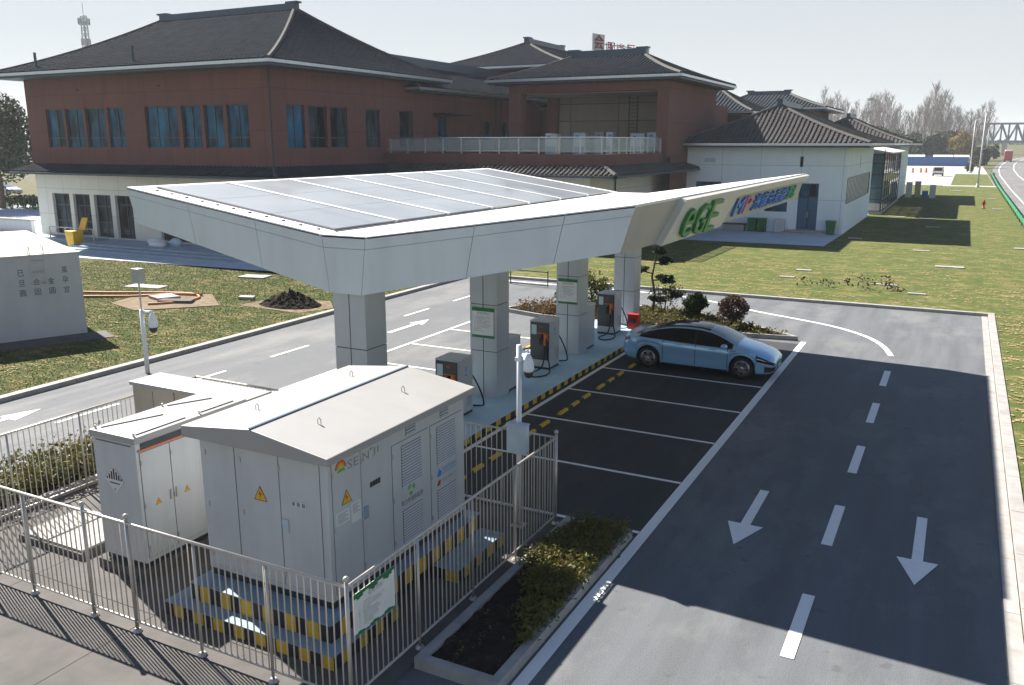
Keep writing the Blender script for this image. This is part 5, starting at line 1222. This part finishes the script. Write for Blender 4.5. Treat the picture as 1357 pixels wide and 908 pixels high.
def make_car(name,label,paint,detail=True):
    t = thing(name,label,'car')
    X = sorted(set([round(-2.41+i*.0475,4) for i in range(102)] + [round(c+AR*math.cos(a*math.pi/22),4) for c in WX for a in range(23)])); X = [x for x in X if -2.41 <= x <= 2.41]
    body = MB(); ws = MB(); rg = MB(); sw = [MB(),MB()]; rfm = MB()
    for side in (-1,1):
        G = [[(x,side*p[0],p[1]) for p in section(x)] for x in X]
        for i in range(len(X)-1):
            xm = (X[i]+X[i+1])/2
            for j in range(NS-1):
                q = (G[i][j],G[i+1][j],G[i+1][j+1],G[i][j+1]); q = q if side < 0 else q[::-1]
                dz = lerp(ZT,xm)-lerp(ZB,xm); tgt = body
                if 5 <= j <= 7 and -1.86 < xm < 1.16 and dz > .115: tgt = sw[0 if side<0 else 1]
                elif j >= 9 and .40 < xm < 1.27: tgt = ws
                elif j >= 9 and -1.98 < xm < -.98: tgt = rg
                elif j >= 9 and -.98 <= xm <= .40: tgt = rfm
                elif j == 8 and -1.98 < xm < -1.5: tgt = rg
                tgt.quad(*q)
            # inner lip and wheel-arch liner
        for i in range(len(X)-1):
            a,b = G[i][0],G[i+1][0]; q = (a,(a[0],side*.52,a[2]),(b[0],side*.52,b[2]),b); body.quad(*(q if side < 0 else q[::-1]),1)
        for e in (0,-1):
            P = G[e]; c = (P[0][0],0,P[0][2])
            for j in range(NS-1):
                q = (c,P[j],P[j+1]); body.add(q if (side<0)==(e==0) else q[::-1],[(0,1,2)])
    body.build('body',[paint,RUB],t,True,recalc=True)
    MB().box(-2.2,-.56,.2,2.2,.56,.55).build('underbody',RUB,t)
    ws.build('windscreen',WSHIELD,t,True); rg.build('rear_window',CARG,t,True); rfm.build('roof_panel',CARG,t,True)
    for s in sw: s.build('side_window',CARG,t,True)
    def patch(nm,mat,x0,x1,s0,s1,side,off=.006,nx=8,ns=3,parent=None,skew=0.):
        m = MB(); V=[]
        for i in range(nx+1):
            for j in range(ns+1):
                f = i/nx; g = j/ns; V.append(surf(x0+(x1-x0)*f, s0+(s1-s0)*g+skew*f, side, off))
        F = [(i*(ns+1)+j,(i+1)*(ns+1)+j,(i+1)*(ns+1)+j+1,i*(ns+1)+j+1) for i in range(nx) for j in range(ns)]
        m.add(V,F); return m.build(nm,mat,parent or t,True,recalc=True)
    for side in (-1,1):
        patch('headlight',CARG,1.86,2.37,3.35,4.75,side,.006,10,3,None,-.25); patch('daytime_light',LENS,1.95,2.34,3.1,3.3,side,.010,8,1)
        patch('tail_light',TAIL,-2.40,-2.12,4.2,4.9,side)
        patch('air_intake',RUB,2.12,2.40,.8,2.5,side)
        patch('sill_trim',RUB,-1.05,1.03,0,.55,side,.008,10,1)
        for xx in (1.02,.02,-1.02): patch('door_gap',RUB,xx-.009,xx+.009,.6,5.0,side,.003,1,8)
        patch('window_trim',RUB,-1.85,1.10,5.0,5.18,side,.006,24,1); patch('door_pillar',RUB,-.05,.03,5.05,8.0,side,.004,1,4)
        for xx in (.55,-.5): patch('door_handle',paint,xx-.11,xx+.11,4.25,4.5,side,.018,4,1)
        patch('fender_vent',RUB,1.06,1.28,3.9,4.35,side,.006,4,1)
        mr = MB().ball((.93,side*1.03,.985),.11,.105,.075,12); mo = mr.build('mirror',paint,t,True); MB().tube([(.97,side*.90,.93),(.95,side*.98,.96)],.03,8).build('mirror_arm',RUB,mo)
    MB().box(2.385,-.24,.40,2.425,.24,.52).build('number_plate',M('plate_green',(.10,.38,.22),.5),t) if detail else None
    MB().box(-2.425,-.24,.60,-2.395,.24,.72).build('number_plate',M('plate_back',(.12,.40,.24),.5),t) if detail else None
    for wx in WX:
        for side in (-1,1):
            y0 = side*.80
            ty = MB(); ty.lathe((wx,y0-.115,AZ),[(.235,0),(.315,.005),(.345,.03),(.345,.20),(.315,.225),(.235,.23)],32,axis='y'); wo = ty.build('wheel',RUB,t,True)
            r = MB(); yf = y0+side*.118
            r.lathe((wx,min(yf,yf-side*.03),AZ),[(.238,0),(.238,.03),(.212,.03),(.212,0)],32,axis='y')
            for k in range(5):
                a = k*2*math.pi/5+.3
                for da in (-.19,.19):
                    p = [(wx+.05*math.cos(a+da*2.5),yf,AZ+.05*math.sin(a+da*2.5)),(wx+.222*math.cos(a+da),yf,AZ+.222*math.sin(a+da))]; r.tube(p,.012,6)
            r.lathe((wx,yf-.012,AZ),[(.055,0),(.055,.024),(.02,.03)],14,axis='y'); r.build('rim',ALLOY,wo,True); MB().lathe((wx,yf-side*.034-.004,AZ),[(.226,0),(.226,.008)],24,axis='y').build('wheel_cover',RUB,wo)
            MB().lathe((wx,yf-side*.055-.005,AZ),[(.225,0),(.225,.01)],24,axis='y').build('brake_disc',M('brake_dark',(.05,.05,.052),.5,.5),wo)
    return t
car = make_car('parked_car','light blue electric saloon parked nose out in the last bay beside the chargers',CARP)
car.location = (-6.86,26.42,.004)
W_PAINTC = M('white_car_paint',(.62,.63,.64),.3); G_PAINTC = M('grey_car_paint',(.16,.17,.18),.3)
for i,(x,y,a,pm_,lab) in enumerate(((-117,74,.2,W_PAINTC,'distant white car behind the tree at the left edge'),(-108,79,.15,G_PAINTC,'distant grey car near the hall corner at the left edge'))):
    c_ = dup(car,(x,y,.13),a,None,lab)
    for ch_ in c_.children:
        if ch_.name.split('.')[0] in ('body','mirror','door_handle'):
            ch_.data = ch_.data.copy(); ch_.data.materials[0] = pm_
# white van seen from behind, red lorry far down the highway
van = thing('white_van','small white van standing on the far concrete square','van',(-5.1,210,.11)); x,y,z_ = -5.1,210,.11
m = MB(); m.prism([(x-1.05,y-2,z_+.35),(x+1.05,y-2,z_+.35),(x+1.08,y-2,z_+1.0),(x+.92,y-2,z_+2.0),(x-.92,y-2,z_+2.0),(x-1.08,y-2,z_+1.0)],(0,4.2,0)); m.build('body',W_PAINTC,van,bevel=.1,recalc=True)
MB().box(x-.8,y-2.03,z_+1.12,x+.8,y-2.0,z_+1.78).build('rear_window',CARG,van)
for s_ in (-1,1):
    MB().box(x+s_*.98-.08,y-2.03,z_+.95,x+s_*.98+.08,y-2.0,z_+1.3).build('tail_light',TAIL,van); MB().box(x+s_*.955-.1,y-1.6,z_+1.12,x+s_*.955+.075,y+1.4,z_+1.75).build('side_window',CARG,van)
    for q in (-1.3,1.4): MB().tube([(x+s_*.8,y+q,z_+.34),(x+s_*1.04,y+q,z_+.34)],.34,16).build('wheel',RUB,van)
MB().box(x-1.05,y-2.08,z_+.35,x+1.05,y-2.0,z_+.62).build('bumper',INK_K,van)
lo = thing('red_lorry','red lorry driving away far down the highway','lorry',(14.2,388,.05)); x,y = 14.2,388
MB().box(x-1.35,y-4,.95,x+1.35,y+3,4.1).build('cargo_box',RED_P,lo,bevel=.05); MB().box(x-1.25,y-4.02,3.9,x+1.25,y+2.9,4.5).build('tarpaulin',SIGN_W,lo,bevel=.2); MB().box(x-1.25,y+3.1,.6,x+1.25,y+5.2,3.3).build('cab',RED_P,lo,bevel=.15)
MB().box(x-1.3,y-4.1,.55,x+1.3,y-4.0,.95).build('rear_bumper',INK_K,lo)
for s_ in (-1,1):
    MB().box(x+s_*1.05-.2,y-4.13,.62,x+s_*1.05+.2,y-4.1,.85).build('tail_light',TAIL,lo)
    for q in (-3,-1.6,3.9): MB().tube([(x+s_*.85,y+q,.55),(x+s_*1.25,y+q,.55)],.53,14).build('wheel',RUB,lo)
for i,(x,y) in enumerate(((-11.3,232.2),(-9.55,233),(-8.4,233.6))):
    t = thing('traffic_barrel','x','traffic barrel',(x,y,.11),'orange barrels on the far square'); t['label'] = ['orange barrel farthest from the white van','orange barrel in the middle of the row left of the van','orange barrel closest to the white van'][i]
    MB().lathe((x,y,.11),[(.42,0),(.42,.08),(.36,.1),(.30,1.0),(.12,1.08)],14).build('body',ORANGE,t,True); MB().lathe((x,y,.55),[(.35,0),(.335,.2)],14).build('white_band',SIGN_W,t)
# ================================================================== HIGHWAY RAILS, LAMPS, HOARDING, BRIDGE, MASTS
RG = M('rail_green',(.01,.20,.08),.45)
def offs(cl, d, y0, y1, n):
    out=[]
    for i in range(n+1):
        y = y0+(y1-y0)*i/n; x = lerp([(b,a) for a,b in cl],y); out.append((x+d,y))
    return out
gr = thing('guard_rail','green guard rail along the left edge of the highway','guard rail',(4.9,150,0)); L_ = offs(HW,-1.80,62,245,46)
m = MB()
for zz in (.50,.62,.74): m.tube([(x,y,zz) for x,y in L_],.06,6)
m.build('rail_beam',RG,gr)
for x,y in L_[::1]: MB().box(x-.05,y-.06,0,x+.05,y+.06,.86).build('post',RG,gr)
gr = thing('guard_rail','green guard rail on the far right side of the highway','guard rail',(15,250,0)); L_ = offs(HW,8.6,150,420,40)
m = MB()
for zz in (.5,.75): m.tube([(x,y,zz) for x,y in L_],.1,5)
m.build('rail_beam',RG,gr)
for x,y in L_[::2]: MB().box(x-.06,y-.06,0,x+.06,y+.06,.9).build('post',RG,gr)
LP = M('lamp_post_grey',(.60,.62,.64),.45)
for x,y,h,lab in ((2.05,158.2,11.6,'tall pale lamp post nearest the camera, on the lawn by the highway'),(1.0,234,12.2,'tall pale lamp post beyond the first, beside a dark bush'),(5.6,330,12.0,'distant lamp post in front of the steel bridge')):
    t = thing('lamp_post',lab,'lamp post',(x,y,.1),'lamp posts along the highway'); MB().cyl(x,y,.1,h,.17,10,r2=.08).build('pole',LP,t,True); MB().tube([(x,y,h),(x+.3,y,h+.2),(x+.7,y,h+.25)],.05,6).build('arm',LP,t); MB().box(x+.5,y-.14,h+.18,x+1.1,y+.14,h+.32).build('lamp_head',LP,t,bevel=.04); MB().lathe((x,y,.1),[(.3,0),(.3,.1),(.17,.6)],10).build('base',LP,t)
ho = thing('hoarding','long blue site hoarding across the back of the far square','hoarding',(-8,302,.1)); HB = M('hoarding_blue',(.012,.09,.30),.5,0,.4,.1)
for i in range(14):
    MB().box(-44+i*3.2,302,.1,-44+i*3.2+3.1,302.12,2.95).build('panel',HB,ho); MB().box(-44+i*3.2-.06,301.95,.1,-44+i*3.2+.06,302.15,3.0).build('post',HB,ho)
for i,(a,b,lab) in enumerate(((-16.5,-12,'low white roofed shed behind the left part of the blue hoarding'),(-9.2,-4,'low white roofed shed behind the middle of the blue hoarding'),(-3.4,.6,'low white roofed shed behind the right end of the blue hoarding'))):
    t = thing('site_shed',lab,'shed',((a+b)/2,309,.1),'sheds behind the hoarding'); MB().box(a,306,.1,b,311,2.6).build('wall',HB,t); MB().prism([(a-.2,305.8,2.6),(a-.2,311.2,2.6),(a-.2,308.5,3.45)],(b-a+.4,0,0)).build('roof',SIGN_W,t)
br = thing('truss_bridge','distant steel truss bridge crossing above the highway','bridge',(40,600,0)); BM = M('bridge_steel',(.10,.16,.24),.6,.2)
m = MB(); m.box(2,598,7.2,95,600,8.6); m.box(2,606,7.2,95,608,8.6); m.box(2,600,7.5,95,606,8.2); m.build('deck',BM,br)
for yy in (599,607):
    m = MB(); m.box(5,yy-.5,17.9,92,yy+.5,18.9); n = 22; dx = 87/n
    for i in range(n+1): m.box(5+i*dx-.35,yy-.35,8.6,5+i*dx+.35,yy+.35,17.9)
    for i in range(n):
        a,b = (8.4,18.2) if i%2 == 0 else (18.2,8.4); m.tube([(5+i*dx,yy,a),(5+(i+1)*dx,yy,b)],.45,5)
    m.build('truss',BM,br)
for x in (4,19.5,55,93): MB().box(x-1.2,599,-.1,x+1.2,607,7.2).build('pier',CONC,br)
MW = M('mast_steel',(.30,.34,.38),.6,.3)
def mast(label,x,y,h,w0,w1,sec):
    t = thing('telecom_mast',label,'mast',(x,y,0)); m = MB()
    for a,b in ((-1,-1),(1,-1),(1,1),(-1,1)): m.tube([(x+a*w0,y+b*w0,0),(x+a*w1,y+b*w1,h)],.16*w0/1.6+.05,5)
    for i in range(sec):
        z0,z1 = h*i/sec,h*(i+1)/sec; f = lambda z: w0+(w1-w0)*z/h
        for (a,b),(c,d) in (((-1,-1),(1,-1)),((1,-1),(1,1)),((1,1),(-1,1)),((-1,1),(-1,-1))):
            m.tube([(x+a*f(z0),y+b*f(z0),z0),(x+c*f(z1),y+d*f(z1),z1)],.09*w0/1.6+.02,4); m.tube([(x+a*f(z1),y+b*f(z1),z1),(x+c*f(z1),y+d*f(z1),z1)],.08*w0/1.6+.02,4)
    m.build('lattice',MW,t); return t
t = mast('slender lattice telecom mast with antenna cluster behind the main hall roof',-328,250,58,1.9,.75,26)
for zz,r in ((55.5,2.1),(47.5,1.6)):
    MB().lathe((-328,250,zz),[(r*.75,0),(r*.75,.25)],12).build('platform',MW,t)
    for k in range(9): a = k*2*math.pi/9; x,y = -328+r*math.cos(a),250+r*math.sin(a); MB().box(x-.22,y-.18,zz-1.0,x+.22,y+.18,zz+1.5).build('antenna',MW,t)
MB().cyl(-328,250,58,63,.12,6).build('spike',MW,t)
t = mast('distant slim mast with two floodlight rings beyond the second white pavilion',-43,450,26,.9,.5,12)
for zz in (20.5,26.5): MB().lathe((-43,450,zz),[(1.6,0),(1.7,1.2),(.6,1.4)],10).build('light_ring',MW,t)
# ================================================================== TREES
def tree(name,label,x,y,h,r,leaf,mat,n,trunk=.25,grp=None,lumps=26,z0=0.1):
    t = thing(name,label,'tree',(x,y,z0),grp); c = (x,y,z0+h-r[2]*.95)
    tips = [tuple(Vector(c)+Vector((random.uniform(-.6,.6)*r[0],random.uniform(-.6,.6)*r[1],random.uniform(-.3,.7)*r[2]))) for _ in range(9)]
    limbs(MB(),(x,y,z0),h*.38,trunk,tips).build('trunk',WOOD,t,True)
    leaf_obj('crown', blob_pts(n,c,r,lumps,.4,(.26,.46)), leaf, mat, t); return t
tree('broad_tree','broad dark evergreen tree at the left edge beside the main hall',-92.5,58,12.6,(5.6,5.2,4.9),.24,L_CAMPH,15000,.35,None,34)
tree('broad_tree','evergreen tree farther back at the left edge, seen below the near crown',-118,92,13.5,(7,7,5.5),.34,L_DARK,8000,.4,None,30)
tree('broad_tree','second far evergreen tree at the left edge behind the parked cars',-105,100,11.5,(6,6,5),.34,L_CAMPH,7000,.4,None,30)
for i,(x,y,h,r_,lab) in enumerate(((-86,72,8.5,3.6,'dark evergreen peeping out between the near tree and the hall corner'),(-140,112,13,7,'far dark evergreen at the extreme left edge'),(-126,120,12,7,'far dark evergreen in the gap under the near crown'))):
    tree('broad_tree',lab,x,y,h,(r_,r_,h*.42),.36,L_DARK,5000,.35,None,26)
o = leaf_obj('hedge', sprigs(-118,58,-78,60.5,9000,.9,1.5,.1), .16, L_DARK, None, .2); tag(o,'dark clipped hedge below the trees at the left edge','hedge',None,'stuff')
t0 = tree('round_tree','x',0,0,9.5,(4.6,4.2,4.3),.42,L_CAMPH,3200,.3,None,24,0); t1 = tree('round_tree','x',0,0,9.5,(4.4,4.4,4.4),.42,L_DARK,3200,.3,None,22,0); ty = tree('yellow_tree','round yellow autumn tree at the right end of the row behind the blue hoarding',0,0,10.2,(4.4,4.2,4.6),.42,L_YEL,3400,.3,None,24,0)
ty.location = (-1.8,326,.1); used = {id(t0):0,id(t1):0}
for i,(x,y,s,q,lab) in enumerate(((-40,322,1.25,t0,'left end of the evergreen row, partly behind the second white pavilion roof'),(-34,330,1.4,t1,'tallest dark evergreen of the row just right of the second pavilion roof'),(-27,326,1.2,t0,'evergreen third from the left in the row behind the blue hoarding'),(-21.5,333,1.15,t1,'darker evergreen over the left part of the blue hoarding'),(-16,326,1.02,t0,'lower evergreen above the left third of the blue hoarding'),(-9.8,329,1.12,t1,'round dark evergreen above the middle of the blue hoarding'),(-5.6,334,1.08,t0,'evergreen just left of the yellow tree'))):
    o = q if not used[id(q)] else dup(q); used[id(q)] = 1; o.location = (x,y,.1); o.rotation_euler = (0,0,i*1.3); o.scale = (s*1.08,s*1.08,s); o['label'] = 'round '+lab if not lab.startswith('round') else lab; o['group'] = 'evergreens behind the hoarding'
ds = tree('dark_shrub','x',0,0,5.2,(2.8,2.6,2.5),.34,L_DARK,1800,.2,None,18,0)
for i,(x,y,s,lab) in enumerate(((3.2,288,1.15,'dark bushy tree left of the distant lamp post'),(6.2,330,1.25,'dark bushy tree beside the highway bend'),(.9,238,.45,'small dark bush at the foot of the second lamp post'),(24,300,1.3,'dark bushy tree at the right edge beyond the highway'),(21.5,255,.9,'lower dark bush at the right edge of the highway'),(30,345,1.6,'large dark bush beyond the highway on the right'))):
    o = ds if i == 0 else dup(ds); o.location = (x,y,.05); o.rotation_euler = (0,0,i*1.9); o.scale = (s,)*3; o['label'] = lab; o['group'] = 'bushes along the highway'
def bare(seed, h):
    random.seed(seed); tk = MB(); tw = MB()
    lean = random.uniform(-.4,.4); tk.tube([(0,0,0),(lean*.4,0,h*.5),(lean,0,h)],.20,6,r2=.04)
    for i in range(64):
        z = h*(.16+.80*random.random()); a = random.random()*6.28; L = (h-z)*.34+1.2+random.random(); up = .75+.35*random.random()
        p0 = Vector((lean*z/h,0,z)); d = Vector((math.cos(a),math.sin(a),up*1.5)).normalized(); p1 = p0+d*L*.6; p2 = p1+(d+Vector((0,0,.6))).normalized()*L*.5
        tw.tube([p0,p1,p2],.075,3,cap=False,r2=.02)
        for k in range(6):
            q = p0.lerp(p2,.25+.75*random.random()); b = random.random()*6.28; e = Vector((math.cos(b),math.sin(b),1.4)).normalized(); tw.tube([q,q+e*(.7+1.3*random.random())],.042,3,cap=False,r2=.012)
    return tk,tw
protos = []
for s_ in range(4):
    t = thing('bare_poplar','x','tree'); a,b = bare(40+s_,21+s_*1.3); a.build('trunk',BAREW,t); b.build('twigs',BAREW,t); protos.append(t)
random.seed(11); first = set()
for i in range(62):
    q = protos[i%4]; row = i%3; x = -62+i*1.12+random.uniform(-.6,.6); y = 400+row*16+random.uniform(-5,5)
    x = x*y/420
    s = (1.02+.16*math.sin(i*.33)+random.uniform(-.10,.10)); s *= .86 if x > -2 else 1.
    o = q if i%4 not in first else dup(q); first.add(i%4)
    o.location = (x,y,0); o.rotation_euler = (0,0,random.random()*6.28); o.scale = (s*.9,s*.9,s); o['label'] = 'tall leafless poplar in the dense pale row beyond the blue hoarding'; o['group'] = 'bare poplars beyond the hoarding'
wood = leaf_obj('woodland', np.array([(random.uniform(-900,900),random.uniform(760,900),random.random()**1.3*9) for _ in range(26000)]), 2.2, L_DARK); tag(wood,'far low woodland along the horizon','woodland',None,'stuff')

# ================================================================== SKY, SUN, HAZE, CAMERA
SUN_DIR = Vector((-1.03,.37,1.0)).normalized()      # towards the sun
elev = math.asin(SUN_DIR.z); az = math.atan2(SUN_DIR.x,SUN_DIR.y)
wd = bpy.data.worlds.new('World'); SC.world = wd; wd.use_nodes = True; nt = wd.node_tree; bg = nt.nodes['Background']
sk = nt.nodes.new('ShaderNodeTexSky'); sk.sky_type = 'NISHITA'; sk.sun_disc = False; sk.sun_elevation = elev; sk.sun_rotation = az; sk.altitude = 0; sk.air_density = 1.0; sk.dust_density = DUST; sk.ozone_density = 3.0
tc = nt.nodes.new('ShaderNodeTexCoord'); sx = nt.nodes.new('ShaderNodeSeparateXYZ'); nt.links.new(tc.outputs['Generated'], sx.inputs[0])
mr = nt.nodes.new('ShaderNodeMapRange'); mr.interpolation_type = 'SMOOTHSTEP'; nt.links.new(sx.outputs[2], mr.inputs['Value'])
for kk, vv in (('From Min',.10),('From Max',.46),('To Min',.90),('To Max',.0)): mr.inputs[kk].default_value = vv
wx = nt.nodes.new('ShaderNodeMix'); wx.data_type = 'RGBA'; nt.links.new(mr.outputs[0], wx.inputs[0]); nt.links.new(sk.outputs[0], wx.inputs[6])
wx.inputs[7].default_value = (HZ*.965/SKY_S, HZ/SKY_S, HZ*1.03/SKY_S, 1)          # milky haze low in the sky
nt.links.new(wx.outputs[2], bg.inputs['Color']); bg.inputs['Strength'].default_value = SKY_S
sl_ = bpy.data.lights.new('sun','SUN'); sl_.energy = SUN_S; sl_.angle = R(.53); sl_.color = (1,.93,.845)
so = bpy.data.objects.new('sun', sl_); COL.objects.link(so); so.rotation_euler = SUN_DIR.to_track_quat('Z','Y').to_euler(); so.location = (-60,20,60)
if HAZE > 0:
    hb = MB().box(-3060,-2560,-1.1,3060,3560,66)
    hm = bpy.data.materials.new('haze_air'); hm.use_nodes = True; hn = hm.node_tree; hn.nodes.remove(hn.nodes['Principled BSDF'])
    pv_ = hn.nodes.new('ShaderNodeVolumePrincipled'); pv_.inputs['Color'].default_value = (.82,.88,.95,1); pv_.inputs['Density'].default_value = HAZE; pv_.inputs['Anisotropy'].default_value = .2
    hn.links.new(pv_.outputs[0], hn.nodes['Material Output'].inputs['Volume'])
    tag(hb.build('haze',hm),None,None,None,'stuff')
cam = bpy.data.cameras.new('camera'); co = bpy.data.objects.new('camera',cam); COL.objects.link(co)
cam.sensor_width = 36; cam.lens = 1135/1357*36; cam.clip_start = .1; cam.clip_end = 8000
co.location = (0,0,7.0); co.rotation_euler = (R(90-13.0941),0,R(27.4179)); SC.camera = co
SC.view_settings.view_transform = 'Standard'; SC.view_settings.look = 'None'; SC.view_settings.gamma = 1; SC.view_settings.use_curve_mapping = False
SC.view_settings.exposure = EXPO
SC.cycles.max_bounces = 6; SC.cycles.diffuse_bounces = 3; SC.cycles.glossy_bounces = 3; SC.cycles.transparent_max_bounces = 12; SC.cycles.volume_bounces = 1
SC.cycles.caustics_reflective = False; SC.cycles.caustics_refractive = False
